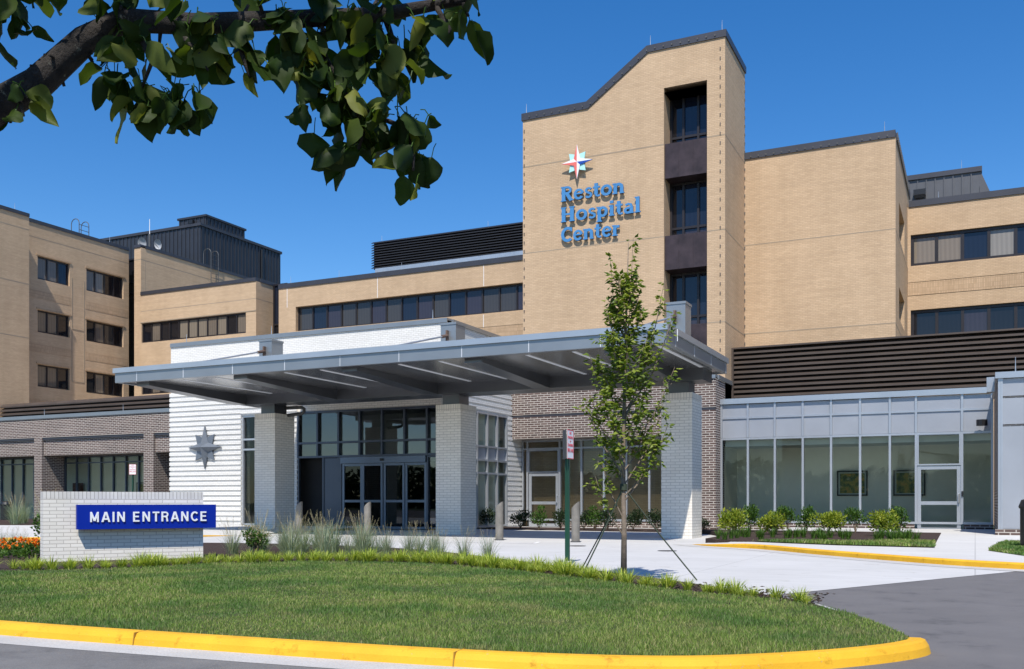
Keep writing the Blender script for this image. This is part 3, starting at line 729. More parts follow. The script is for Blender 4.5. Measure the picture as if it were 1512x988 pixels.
for a, b in bays:
    wall(wb, F, a, b, 3.48, 4.42, n=-.12)
    wb.quad((a, 35.52, 3.48), (a, 36.9, 3.48), (b, 36.9, 3.48), (b, 35.52, 3.48))
    wb.quad((a, 35.52, 0), (a, 35.52, 3.48), (a, 36.9, 3.48), (a, 36.9, 0)); wb.quad((b, 35.52, 3.48), (b, 35.52, 0), (b, 36.9, 0), (b, 36.9, 3.48))
wb.quad((-58, 35.4, 5.42), (-30, 35.4, 5.42), (-30, 47, 5.42), (-58, 47, 5.42), m=1)
wb.quad((-58, 41.2, 0), (-30, 41.2, 0), (-30, 41.2, 5.4), (-58, 41.2, 5.4))
wb.build('wall', ['brown_brick', 'roofing'], BW)
coping(BW, [((-58, 35.4), (-30.1, 35.4), 5.6)], .18, .06, .4, 'fascia')
mb = MB()
for a, b in bays: lbox(mb, F, a+.01, b-.01, -.115, -.03, 4.30, 4.415)
mb.build('steel_lintel', 'coping', BW)
for a, b in bays:
    n = max(2, round((b-a)/.93)); st = (b-a)/n
    window(BW, front(36.9), a+.003, b-.003, .1, 3.477, .0, [a+st*k for k in range(1, n)], [3.12], .065, .12, 'alu_dark', ('glass',), name='storefront', pane_name='glazing')
storefront_interior(BW, -57, -30.5, 37.2, 39.2, 3.5)
rods(BW, [(-44.3, 35.45, 5.6), (-38.6, 35.45, 5.6), (-50, 35.45, 5.6)], .32)
L2 = thing('louver_screen', 'low dark brown louver on the roof of the brown brick wing', 'louver screen', (-40, 37, 5.45))
louver(L2, -49.85, -30.1, 37.0, 5.46, 6.56, 5, .2, 'louver_brown', nose=.35)
mb = MB(); mb.box(-46.3, 38.9, .05, -45.7, 39.1, 2.1); tag(mb.build('inner_door', 'int_red', None), 'dark red door seen through the far left storefront glass', 'door')
def framed_picture(x, z, w, h, Y, label):
    t = thing('framed_picture', label, 'picture', (x, Y, z)); mb = MB(); F = front(Y)
    fw = .05
    lbox(mb, F, x, x+fw, 0, .04, z, z+h); lbox(mb, F, x+w-fw, x+w, 0, .04, z, z+h); lbox(mb, F, x+fw, x+w-fw, 0, .04, z, z+fw); lbox(mb, F, x+fw, x+w-fw, 0, .04, z+h-fw, z+h)
    mb.build('frame', 'mat_black', t)
    mb = MB(); lbox(mb, F, x+fw, x+w-fw, .002, .01, z+fw, z+h-fw); mb.build('mount', 'mat_white', t)
    mb = MB(); lbox(mb, F, x+.11, x+w-.11, .0105, .016, z+.10, z+h-.10); mb.build('print', 'landscape_print', t)
framed_picture(-41.6, 1.35, 1.0, .75, 39.15, 'framed picture behind the storefront glass left of the white pavilion')

# ------------------------------------------------------------------ white entrance pavilion
E_ = thing('white_pavilion', 'white brick entrance pavilion with ribbed lower walls', 'building', (-23.5, 30.1, 0))
px0, px1, py0, py1 = -30.1, -16.96, 30.1, 36.95
mb = MB(); hull(mb, px0, px1, py0+.04, 36.6, 5.5, 7.5, faces='frlbt'); mb.build('upper_wall', ['white_brick', 'roofing'], E_)
coping(E_, [((px0, py0+.04), (px1, py0+.04), 7.58), ((px1, py0+.392), (px1, 36.6), 7.58), ((px0, 36.6), (px0, py0+.392), 7.58)], .16, .05, .35, 'fascia')
def ribs(mb, F, u0, u1, z0, z1, p=.205, d=.045):
    """horizontally ribbed brick: two courses out, one course in"""
    n = max(1, int(round((z1-z0)/p))); p = (z1-z0)/n
    flip = (F(1, 0, 0)-F(0, 0, 0)).cross(V((0, 0, 1))).dot(F(0, 1, 0)-F(0, 0, 0)) < 0
    def q(*a):
        pts = [F(*x) for x in a]
        if flip: pts.reverse()
        mb.quad(*pts)
    for k in range(n):
        a = z0+k*p; b = a+p*.34; c = a+p
        q((u0, 0, a), (u1, 0, a), (u1, 0, b), (u0, 0, b)); q((u0, 0, b), (u1, 0, b), (u1, d, b), (u0, d, b))
        q((u0, d, b), (u1, d, b), (u1, d, c), (u0, d, c)); q((u0, d, c), (u1, d, c), (u1, 0, c), (u0, 0, c))
        q((u0, 0, b), (u0, d, b), (u0, d, c), (u0, 0, c)); q((u1, d, b), (u1, 0, b), (u1, 0, c), (u1, d, c))
mb = MB(); F = front(py0)
ribs(mb, F, px0, -26.32, 0, 5.5); ribs(mb, F, -26.32, -23.56, 4.45, 5.5); ribs(mb, F, -24.6, -23.56, 0, 4.45); ribs(mb, F, -17.2, px1, 0, 5.5)
for a, b in ((px0, -26.32),): mb.quad((b, py0, 0), (b, py0+.5, 0), (b, py0+.5, 4.45), (b, py0, 4.45))
FRp = right(px1); FLp = left(px0)
ribs(mb, FRp, py0+.002, 35.39, 4.45, 5.5); ribs(mb, FRp, py0+.002, 30.6, 0, 4.45); ribs(mb, FRp, 35.0, 36.42, 0, 4.45); ribs(mb, FLp, py0, 35.4, 0, 5.5)
mb.quad((px0, 41, 0), (px0, py0, 0), (px0, py0, 5.5), (px0, 41, 5.5))
mb.build('ribbed_wall', 'white_brick', E_)
mb = MB(); lbox(mb, F, -23.56, -17.2, -.05, .0, 4.48, 5.5); mb.build('lintel_wall', 'cream_brick', E_)
window(E_, F, -26.32, -24.6, .1, 4.45, -.15, [-25.45], [3.1, 3.5], .07, .12, 'alu', ('glass',), name='slot_window', pane_name='glazing')
# entrance curtain wall
window(E_, F, -23.56, -17.2, 2.70, 4.48, -.1, [-22.61, -21.64, -20.69, -19.70, -18.73, -17.78], [3.27], .075, .14, 'alu_dark', ('glass_dark',), name='clerestory', pane_name='glazing')
mb = MB(); lbox(mb, F, -22.32, -21.53, -.1, -.03, .05, 2.68); mb.build('metal_panel', 'alu_dark', E_)
mb = MB(); lbox(mb, F, -21.52, -17.82, -.12, .06, 2.46, 2.69); mb.build('door_header', 'alu_shaded', E_)
mb = MB(); lbox(mb, F, -23.56, -23.49, -.1, 0, .05, 2.69); lbox(mb, F, -22.39, -22.325, -.1, 0, .05, 2.69); mb.build('opening_frame', 'alu_dark', E_)
mb = MB(); lbox(mb, F, -23.9, -22.2, -.7, -.6, .05, 2.75); lbox(mb, F, -22.31, -22.2, -.6, -.11, .05, 2.69); mb.build('shade_sheet', 'int_dark', E_)  # near-black sheets standing in for the unlit vestibule behind the open doorway
window(E_, F, -17.8, -17.2, .05, 2.69, -.1, (), (), .06, .1, 'alu_dark', ('glass_dark',), name='side_light', pane_name='glazing')
for k, (a, b) in enumerate(((-21.50, -20.60), (-20.59, -19.68), (-19.64, -18.74), (-18.73, -17.83))):
    window(E_, F, a, b, .03, 2.45, -.10+(.03 if k in (1, 2) else 0), (), [1.05], .09, .06, 'alu_shaded', ('glass_door',), name='sliding_door', pane_name='glazing')
mb = MB(); lbox(mb, F, -19.72, -19.60, .061, .12, 2.53, 2.62); mb.build('door_sensor', 'black_plastic', E_)
# side glazing facing right
window(E_, FRp, 30.6, 35.0, .05, 4.45, -.08, [31.5, 32.4, 33.25, 34.1], [2.12, 2.62, 3.15], .07, .12, 'alu', ('glass', 'panel_grey'), [0]*10+[1]*5+[0]*5, name='side_glazing', pane_name='glazing')
storefront_interior(E_, -29.8, -17.3, 30.6, 36.3, 4.9, 'int_wall')
mb = MB(); mb.quad((-30.0, 30.2, 7.3), (-17.1, 30.2, 7.3), (-17.1, 36.4, 7.3), (-30, 36.4, 7.3)); mb.build('roof', 'roofing', E_)
rods(E_, [(-29.3, 30.2, 7.58), (-24.9, 30.2, 7.58), (-17.6, 30.2, 7.58)], .35)
mb = MB(); mb.box(-23.4, 33.0, .05, -21.6, 33.2, 2.6); mb.build('inner_screen', 'int_dark', E_)
mb = MB(); mb.box(-21.6, 34.4, .05, -17.6, 34.6, 2.7); mb.build('inner_doorway', 'int_dark', E_)
compass_star('star_emblem', 'grey metal eight-pointed star emblem on the white ribbed wall', (-28.13, 30.04, 3.23), .86, .86, .49, .19, (0, -1, 0), (1, 0, 0), {'diag': 'star_steel', 'main': 'star_steel'}, .30)

# ------------------------------------------------------------------ brown brick link under the tower
K = thing('brown_brick_link', 'brown brick storefront wall under the tower behind the canopy', 'building', (-12.8, 35.4, 0))
wb = MB(); F = front(35.4); kx0, kx1 = -16.955, -8.62
wall(wb, F, kx0, kx1, 4.52, 5.62); wall(wb, F, kx0, kx1, 3.56, 4.42, n=-.0); wall(wb, F, kx0, kx1, 4.42, 4.52, n=-.06)
wb.quad((kx0, 35.4, 3.56), (kx0, 36.4, 3.56), (-9.45, 36.4, 3.56), (-9.45, 35.4, 3.56))
wall(wb, F, -9.45, kx1, 0, 3.56); wb.quad((-9.45, 36.4, 0), (-9.45, 35.4, 0), (-9.45, 35.4, 3.56), (-9.45, 36.4, 3.56))
wb.quad((kx1, 35.4, 0), (kx1, 38.3, 0), (kx1, 38.3, 5.62), (kx1, 35.4, 5.62))
wb.quad((kx0, 35.4, 5.6), (kx1, 35.4, 5.6), (kx1, 36.9, 5.6), (kx0, 36.9, 5.6), m=1)
wb.build('wall', ['brown_brick', 'roofing'], K)
mb = MB(); lbox(mb, F, kx0+.05, kx1, -.055, -.02, 4.425, 4.515); mb.build('steel_band', 'coping', K)
coping(K, [((kx0+.06, 35.4), (kx1, 35.4), 5.74), ((kx1, 35.752), (kx1, 38.0), 5.74)], .16, .05, .35, 'fascia')
FB = front(36.4)
window(K, FB, kx0+.05, -9.453, .26, 3.555, 0, [-16.66, -15.22, -14.27, -13.31, -12.38, -11.44, -10.5], [3.2], .075, .12, 'alu', ('glass',), name='storefront', pane_name='glazing', ext=[(-16.66, -15.22, 0, 3.2)])
mb = MB(); lbox(mb, FB, -15.18, -9.46, -.05, .1, 0, .255); mb.build('brick_base', 'brown_brick', K)
window(K, FB, -16.62, -15.26, 2.22, 3.16, .01, (), (), .05, .1, 'alu', ('glass',), name='transom', pane_name='glazing')
def glass_door(parent, F, u0, u1, z1, n, hinge_right=True):
    d = window(parent, F, u0, u1, .02, z1, n, (), [.98], .12, .06, 'alu', ('glass',), name='door', pane_name='glazing')
    hb = MB(); u = u1-.06
    P = lambda a, b, c: F(a, b, c)
    hb.tube([P(u, n+.06, 1.0), P(u, n+.13, 1.0), P(u, n+.13, 1.28), P(u, n+.06, 1.28)], .028, 8)
    h = hb.build('handle', 'galv'); sub(h, d); return d
glass_door(K, FB, -16.60, -15.28, 2.2, .02)
storefront_interior(K, kx0+.1, -8.7, 36.7, 39.2, 3.12)
mb = MB(); mb.box(-15.9, 38.9, .06, -13.4, 39.15, 2.5); mb.build('inner_doorway', 'int_dark', K)
framed_picture(-12.25, 1.25, 1.2, .95, 39.15, 'framed autumn landscape behind the storefront glass under the canopy')

# ------------------------------------------------------------------ grey storefront on the right and its louver wall
SF = thing('grey_storefront', 'single-storey grey panel and glass storefront right of the canopy', 'building', (-4, 36.2, 0))
F = front(36.2); sx0, sx1 = -8.61, .55
ml = [-7.59, -6.61, -5.62, -4.64, -3.66, -2.68, -1.84, -.40]
window(SF, F, sx0, sx1, .26, 3.40, 0, ml, [], .075, .12, 'alu', ('glass',), name='storefront', pane_name='glazing', ext=[(-1.84, -.40, 0, 3.4)])
mb = MB(); ub = [sx0+.04, *ml, sx1-.04]
for k in range(len(ub)-1):
    lbox(mb, F, ub[k]+.04, ub[k+1]-.04, .03, .07, 3.41, 4.10); lbox(mb, F, ub[k]+.04, ub[k+1]-.04, .03, .07, 4.18, 4.64)
mb.build('panel', 'panel_grey', SF)
mb = MB()
for u in ub: lbox(mb, F, u-.037, u+.037, .002, .13, 3.402, 4.655)
for k in range(len(ub)-1): lbox(mb, F, ub[k]+.037, ub[k+1]-.037, .004, .11, 4.105, 4.175)
mb.build('panel_trim', 'alu', SF)
mb = MB(); mb.box(sx0+.002, 36.02, 4.66, sx1, 36.6, 4.86); mb.build('coping', 'fascia_lip', SF)
mb = MB(); lbox(mb, F, sx0+.03, -1.89, -.1, .09, 0, .255); lbox(mb, F, -.35, sx1, -.1, .09, 0, .255); mb.build('brick_base', 'brown_brick', SF)
window(SF, F, -1.80, -.44, 2.27, 3.36, .01, (), (), .05, .1, 'alu', ('glass',), name='transom', pane_name='glazing')
glass_door(SF, F, -1.80, -.44, 2.25, .02)
mb = MB(); lbox(mb, F, -.42, -.36, .13, .16, 1.2, 1.38); mb.build('card_reader', 'black_plastic', SF)
storefront_interior(SF, sx0+.05, sx1, 36.5, 38.7, 3.12)
mb = MB(); mb.box(sx0+.1, 36.42, 3.1, sx1-.05, 36.5, 4.6); mb.build('ceiling_bulkhead', 'int_wall', SF)
mb = MB(); mb.quad((sx0, 36.3, 4.7), (sx1, 36.3, 4.7), (sx1, 41, 4.7), (sx0, 41, 4.7)); mb.build('roof', 'roofing', SF)
framed_picture(-4.75, 1.25, 1.1, .95, 38.65, 'framed green landscape behind the right storefront glass, farther from the door')
framed_picture(-2.75, 1.25, 1.1, .95, 38.65, 'framed orange autumn landscape behind the right storefront glass, next to the door')
L3 = thing('louver_screen', 'tall brown louver wall above the grey storefront', 'louver screen', (-3, 38, 4.7))
louver(L3, -8.6, 6, 38, 4.9, 7.0, 11, .24, 'louver_brown', nose=.38)
mb = MB(); mb.box(-8.615, 37.94, 4.9, -8.54, 38.3, 7.05); mb.box(-8.54, 37.94, 7.0, 6, 38.3, 7.06); mb.build('edge_frame', 'louver_brown', L3)

PB = thing('panel_block', 'grey metal panelled block projecting at the right edge', 'building', (3, 30, 0))
mb = MB(); mb.box(.57, 30.05, 0, 7, 36.15, 4.4); mb.build('wall', 'brown_brick', PB)
mb = MB(); F = front(30.05); xs = [.66, 1.26, 2.3, 3.3, 4.3, 5.3, 6.3, 7.0]
for a, b in zip(xs, xs[1:]):
    for c, d in ((.27, 3.10), (3.16, 3.88), (3.94, 4.42)): lbox(mb, F, a+.03, b-.03, .002, .05, c, d)
mb.build('panel', 'panel_grey', PB)
mb = MB()
for u in xs[:-1]: lbox(mb, F, u-.03, u+.03, .003, .09, .26, 4.43)
mb.box(.57, 29.96, .26, .628, 30.3, 4.43)
mb.build('panel_trim', 'alu', PB)
mb = MB(); mb.box(.5, 29.9, 4.43, 7, 36, 4.6); mb.build('coping', 'fascia_lip', PB)
mb = MB(); mb.box(.50, 29.92, 0, 7, 30.049, .255); mb.build('brick_base', 'brown_brick', PB)
rods(PB, [(1.0, 30, 4.6)], .4)
mb = MB(); mb.box(.30, 31.2, 4.2, .5, 31.5, 4.62); mb.build('downspout_head', 'alu', PB)
mb = MB(); mb.tube([(.2, 35.75, 3.55), (.2, 35.75, 3.75)], .17, 12); mb.build('wall_light', 'black_plastic', PB)

# ------------------------------------------------------------------ canopy
CN = thing('entrance_canopy', 'long flat grey metal entrance canopy over the driveway', 'canopy', (-15, 24.5, 0))
cx0, cx1, cy0, cy1, cz = -23.75, -6.38, 21.5, 27.5, 4.66
mb = MB(); th = .3
mb.box(cx0, cy0, cz, cx1, cy0+.12, 4.95); mb.box(cx0, cy1-.12, cz, cx1, cy1, 4.95); mb.box(cx1-.12, cy0+.121, cz, cx1, cy1-.121, 4.95); mb.box(cx0, cy0+.121, cz, cx0+.12, cy1-.121, 4.95)
mb.build('fascia', 'fascia', CN)
mb = MB(); o = .05
mb.box(cx0-o, cy0-o, 4.953, cx1+o, cy0+.3, 5.10); mb.box(cx0-o, cy1-.3, 4.953, cx1+o, cy1+o, 5.10); mb.box(cx1-.3, cy0+.301, 4.953, cx1+o, cy1-.301, 5.10); mb.box(cx0-o, cy0+.301, 4.953, cx0+.3, cy1-.301, 5.10)
mb.build('roof_edge', 'fascia_lip', CN)
mb = MB(); 
for k in range(10):
    x = cx0+.9+k*1.86; mb.box(x-.009, cy0-.004, cz+.01, x+.009, cy0, 4.945)
for k in range(4): y = cy0+.8+k*1.7; mb.box(cx1, y-.008, cz+.01, cx1+.004, y+.008, 4.945)
mb.build('fascia_joint', 'joint_pale', CN)
mb = MB(); mb.box(cx0+.121, cy0+.121, cz+.03, cx1-.121, cy1-.121, cz+.06); mb.build('soffit', 'soffit', CN)
mb = MB(); mb.box(cx0+.3, cy0+.3, 4.98, cx1-.3, cy1-.3, 5.0); mb.build('roof', 'roofing', CN)
for x in (-21.45, -20.2, -17.65, -16.4, -13.85, -12.6, -10.1, -8.85, -6.72):
    mb = MB(); mb.box(x-.05, 22.0, cz+.018, x+.05, 26.0, cz+.0295); mb.build('light_strip', 'light_strip', CN)
for x in (-23.2, -19.4, -15.6, -11.8, -8.0):
    mb = MB(); mb.prism([(x, 21.85, cz+.028), (x, 21.85, cz-.09), (x, 26.2, cz-.285), (x, 26.2, cz+.028)], (.5, 0, 0)); mb.build('beam', 'beam', CN)
mb = MB(); mb.box(-23.3, 27.56, 4.96, -13.7, 30.08, 5.09); mb.build('link_roof', 'beam', CN)
mb = MB(); mb.box(cx0+.75, 26.202, cz-.29, cx1-.35, 27.2, cz+.0285)
mb.build('girder', 'beam', CN)
cols = (-22.42, -15.22, -7.94)
for x in cols:
    bc = MB(); bc.box(x, 26.3, -.02, x+.88, 27.35, 3.85); c_ = bc.build('column', 'cream_brick', CN)
    bs = MB(); bs.box(x, 26.3, 3.852, x+.88, 27.35, 4.05); sub(bs.build('soldier_course', 'cream_soldier'), c_)
    st = MB(); st.box(x+.16, 26.45, 4.052, x+.74, 27.1, cz-.292); st.build('steel_stem', 'beam', CN)
    ub = MB(); ub.box(x+.12, 26.4, 4.99, x+.66, 27.0, 6.54); ub.box(x+.10, 26.38, 6.542, x+.68, 27.02, 6.61); ub.build('upstand_box', 'fascia', CN)
    xr = x+.38
    rd = MB(); rd.tube([(xr, 26.28, 6.18), (xr, 22.6, 5.24)], .028, 8); rd.build('tie_rod', 'galv', CN)
    fx = MB(); fx.box(xr-.03, 26.30, 5.98, xr+.03, 26.397, 6.36); fx.tube([(xr, 26.36, 6.20), (xr, 26.02, 6.115)], .05, 8); fx.tube([(xr, 22.8, 5.29), (xr, 22.45, 5.18)], .05, 8); fx.tube([(xr-.22, 22.4, 5.15), (xr+.22, 22.4, 5.15)], .045, 8); fx.build('rod_bracket', 'rust', CN)
mb = MB(); mb.tube([(-21.7, 27.0, 4.28), (-20.95, 27.0, 4.28), (-20.85, 27.0, 4.22), (-20.85, 27.0, 4.12), (-20.95, 27.0, 4.06), (-21.7, 27.0, 4.02)], .06, 8); mb.build('drain_pipe', 'iron', CN)

# ------------------------------------------------------------------ ground
def sheet(name, poly, z, mat, kind='structure', top=None):
    mb = MB(); mb.quad(*[(x, y, z) for x, y in poly])
    return struct(mb.build(name, mat), kind)
def area(P): return sum(P[i][0]*P[(i+1) % len(P)][1]-P[(i+1) % len(P)][0]*P[i][1] for i in range(len(P)))/2
def ccw(P): return P if area(P) > 0 else P[::-1]
def smooth_line(P, n=6):
    out = []; Q = [P[0]]+list(P)+[P[-1]]
    for i in range(1, len(Q)-2):
        for k in range(n):
            t = k/n; a, b, c, d = [V((*q, 0)) for q in Q[i-1:i+3]]
            v = .5*((2*b)+(c-a)*t+(2*a-5*b+4*c-d)*t*t+(3*b-a-3*c+d)*t**3); out.append((v.x, v.y))
    out.append(tuple(P[-1])); return out
def slab(name, poly, z0, z1, mat, kind='structure'):
    P = ccw(poly); mb = MB(); mb.quad(*[(x, y, z1) for x, y in P])
    for i in range(len(P)):
        a, b = P[i], P[(i+1) % len(P)]; mb.quad((*a, z0), (*b, z0), (*b, z1), (*a, z1))
    return struct(mb.build(name, mat), kind)
sheet('ground', [(-900, -900), (900, -900), (900, 900), (-900, 900)], -.03, 'far_ground')
sheet('asphalt_road', [(-70, -40), (40, -40), (40, 24), (-70, 24)], 0, 'asphalt')
sheet('concrete_drive', ccw([(-3.2, 8.1), (-1.62, 11.33), (.64, 16.0), (.95, 16.6), (.95, 36.4), (-45, 36.4), (-45, 8), (-14, 8)]), .004, 'concrete')
sheet('asphalt_patch', [(-14, 2.0), (-4.2, 2.0), (-2.3, 4.9), (-14, 4.6)], .004, 'asphalt_old')
# island
kb = [(-20, 4.75), (-12, 4.90), (-8.5, 5.0), (-6.83, 5.06), (-5.83, 5.09), (-4.6, 5.16), (-3.4, 5.25), (-2.4, 5.38), (-1.62, 5.62), (-1.08, 6.02), (-.68, 6.48), (-.46, 6.88), (-.46, 7.12), (-.62, 7.6), (-1.0, 8.5), (-1.45, 9.4), (-2.3, 10.35), (-3.8, 11.75), (-5.8, 13.35), (-9.3, 16.1), (-12.2, 17.3), (-16, 17.2), (-19.5, 14.8), (-24, 10)]
kbs = smooth_line(kb, 6)
def offset(P, d):
    out = []
    for i in range(len(P)):
        a = V(P[max(i-1, 0)]); b = V(P[min(i+1, len(P)-1)]); t = (b-a).normalized(); out.append((P[i][0]+t.y*d, P[i][1]-t.x*d))
    return out
def kerb_strip(name, line, w0, w1, prof, mat):
    """prof: list of (offset, z) swept along the line"""
    mb = MB(); rails = [[(*p, z) for p in offset(line, o)] for o, z in prof]
    for r0, r1 in zip(rails, rails[1:]):
        for i in range(len(line)-1): mb.quad(r0[i], r0[i+1], r1[i+1], r1[i])
    return struct(mb.build(name, mat, smooth=False))
tip = min(range(len(kbs)), key=lambda i: abs(kbs[i][0]+.46)+abs(kbs[i][1]-6.98))
kerb_strip('kerb', kbs[tip+1:], 0, 0, [(-.02, .05), (-.02, .062), (.06, .062), (.08, .004)][::-1], 'stone')
kerb_strip('kerb', kbs[:tip+2], 0, 0, [(.03, .05), (.03, .088), (.04, .094), (.11, .094), (.138, .085), (.16, .05), (.172, .0)][::-1], 'yellow_paint')
gl = [p for p in kbs if p[0] < -2.2 and p[1] < 8]
gl = gl
kerb_strip('gutter', gl, 0, 0, [(.16, .006), (.47, .006)][::-1], 'gutter_concrete')
jm = MB()
for x, y, d in ((-5.3, 5.12, 0), (-2.86, 5.31, 0), (-8.2, 5.0, 0)):
    t = V((1, .05, 0)).normalized() if d == 0 else V((.78, .62, 0)); nrm = V((t.y, -t.x, 0))
    P0 = V((x, y, 0)); 
    jm.obox(P0-t*.004+V((0, 0, .0935)), t*.008, nrm*.11, (0, 0, .002)); jm.obox(P0-t*.004+nrm*.11+V((0, 0, .093)), t*.008, nrm*.054, V((0, 0, -.087))+nrm*.014); 
struct(jm.build('kerb_joint', 'kerb_seam'))
lawn_back = [(-24, 7), (-13.5, 7.4), (-11.6, 8.75), (-10.6, 10.0), (-10.2, 11.2), (-9.2, 12.1), (-7.6, 12.6), (-5.7, 11.8), (-3.8, 10.45), (-2.4, 9.65), (-1.55, 9.15), (-1.0, 8.55)]
lawn_edge = [p for p in kbs if p[0] < -.29 and (p[1] < 8.55)]
lawn_edge = [(x+.05*max(0, min(1, (x+2.2)/1.5)), y-.02*(y < 6.6)) for x, y in lawn_edge]
lawn_poly = ccw(lawn_edge+[(-24, 4.7)][:0]+lawn_back[::-1])
slab('bed_soil', [p for p in kbs], -.01, .07, 'mulch')
sheet('lawn', lawn_poly, .084, 'soil_green')
# right pavement
kr = [(-6.1, 22.6), (-5.6, 21.9), (-4.9, 21.35), (-4.2, 20.9), (-3.4, 20.0), (-2.8, 19.25), (-2.1, 18.5), (-1.47, 17.85), (-.4, 16.85), (.63, 16.2), (2.2, 15.5), (6, 14.4)]
krs = smooth_line(kr, 6)
def kerb_ramp(name, line, mat, flip=1):
    mb = MB(); n = len(line); inn = offset(line, -.16*flip)
    for i in range(n-1):
        f = lambda k: min(1, .04+k/(n*.22)); h0, h1 = .1*f(i), .1*f(i+1)
        a0, a1, b0, b1 = line[i], line[i+1], inn[i], inn[i+1]
        ks = [[(*a0, .005), (*a1, .005), (*a1, h1*.8), (*a0, h0*.8)], [(*a0, h0*.8), (*a1, h1*.8), (a1[0]*.85+b1[0]*.15, a1[1]*.85+b1[1]*.15, h1), (a0[0]*.85+b0[0]*.15, a0[1]*.85+b0[1]*.15, h0)],
              [(a0[0]*.85+b0[0]*.15, a0[1]*.85+b0[1]*.15, h0), (a1[0]*.85+b1[0]*.15, a1[1]*.85+b1[1]*.15, h1), (*b1, h1), (*b0, h0)]]
        for q in ks:
            if flip < 0: q.reverse()
            mb.quad(*q)
    return struct(mb.build(name, mat)), inn
_, inn = kerb_ramp('kerb', krs, 'yellow_paint')
mb = MB(); n = len(krs); gp = offset(krs, .45)
for i in range(n-1): mb.quad((*gp[i], .008), (*gp[i+1], .008), (*krs[i+1], .008), (*krs[i], .008))
struct(mb.build('gutter', 'gutter_concrete'))
mb = MB(); back = [(x, 36.0) for x, _ in inn]
for i in range(n-1):
    f = lambda k: min(1, .04+k/(n*.22)); h0, h1 = .1*f(i), .1*f(i+1)
    mb.quad((*inn[i], h0), (*inn[i+1], h1), (back[i+1][0], 24, .1 if i > 8 else h1), (back[i][0], 24, .1 if i > 8 else h0))
    mb.quad((back[i][0], 24, .1 if i > 8 else h0), (back[i+1][0], 24, .1 if i > 8 else h1), (*back[i+1], .1), (*back[i], .1))
struct(mb.build('sidewalk', 'walk_concrete'))
bed_r = [(-6.0, 23.6), (-5.6, 22.9), (-2.6, 21.3), (-.75, 20.95), (-.9, 31.0), (-6.2, 31.6), (-8.5, 32.0), (-6.2, 27)]
slab('bed_soil', bed_r, 0, .115, 'mulch')
gr_r = [(-4.6, 22.3), (-2.6, 21.25), (-.72, 20.9), (-.80, 23.6), (-2.6, 22.6)]
sheet('lawn', ccw(gr_r), .121, 'soil_green')
gr_r2 = [(.42, 23.0), (.22, 20.1), (.8, 18.2), (3, 17.6), (3, 24), (.6, 24.5)]
sheet('lawn', ccw(gr_r2), .108, 'soil_green')
bed_m = [(-17.0, 32.2), (-9.2, 31.2), (-7.9, 29.6), (-7.0, 30.4), (-7.4, 33.2), (-8.9, 34.6), (-16.9, 34.9)]
slab('bed_soil', bed_m, 0, .03, 'mulch')
# left pavement
kl = [(-60, 6), (-40, 7.5), (-30, 10.5), (-25.5, 13.4), (-22.4, 16.6), (-21.0, 19.0), (-20.3, 21.0), (-20.0, 22.6)]
kls = smooth_line(kl, 6)[::-1]
_, inl = kerb_ramp('kerb', kls, 'yellow_paint', -1)
mb = MB(); n = len(kls)
for i in range(n-1):
    f = lambda k: min(1, .04+k/(n*.22)); h0, h1 = .1*f(i), .1*f(i+1)
    mb.quad((*inl[i+1], h1), (*inl[i], h0), (inl[i][0], 29.9, .1), (inl[i+1][0], 29.9, .1))
struct(mb.build('sidewalk', 'walk_concrete'))
slab('bed_soil', [(-60, 24.5), (-38, 24.5), (-31, 27.5), (-30.6, 35.3), (-60, 35.3)], 0, .125, 'mulch')
mb = MB()
ring = [(.20*math.cos(a), .20*math.sin(a)) for a in [2*math.pi*k/20 for k in range(20)]]
mb.quad(*[(-5.7+x, 19.3+y, .012) for x, y in ring]); mb.build('drain_cover', 'iron', None)
o = bpy.data.objects['drain_cover']; tag(o, 'round iron drain cover in the concrete drive by the yellow kerb', 'drain cover')
mb = MB(); mb.quad(*[(-8.2+x, 20.6+y, .012) for x, y in ring]); tag(mb.build('drain_cover', 'iron'), 'round iron drain cover in the drive between sign post and young tree', 'drain cover')
mb = MB()
for x0, y0, x1, y1 in ((-14.5, 21.3, -9.6, 21.3), (-9.6, 21.3, -9.9, 22.3)):
    d = (V((x1, y1, 0))-V((x0, y0, 0))); nn = V((-d.y, d.x, 0)).normalized()*.05
    mb.quad(V((x0, y0, .009))-nn, V((x1, y1, .009))-nn, V((x1, y1, .009))+nn, V((x0, y0, .009))+nn)
struct(mb.build('drive_marking', 'star_white'))

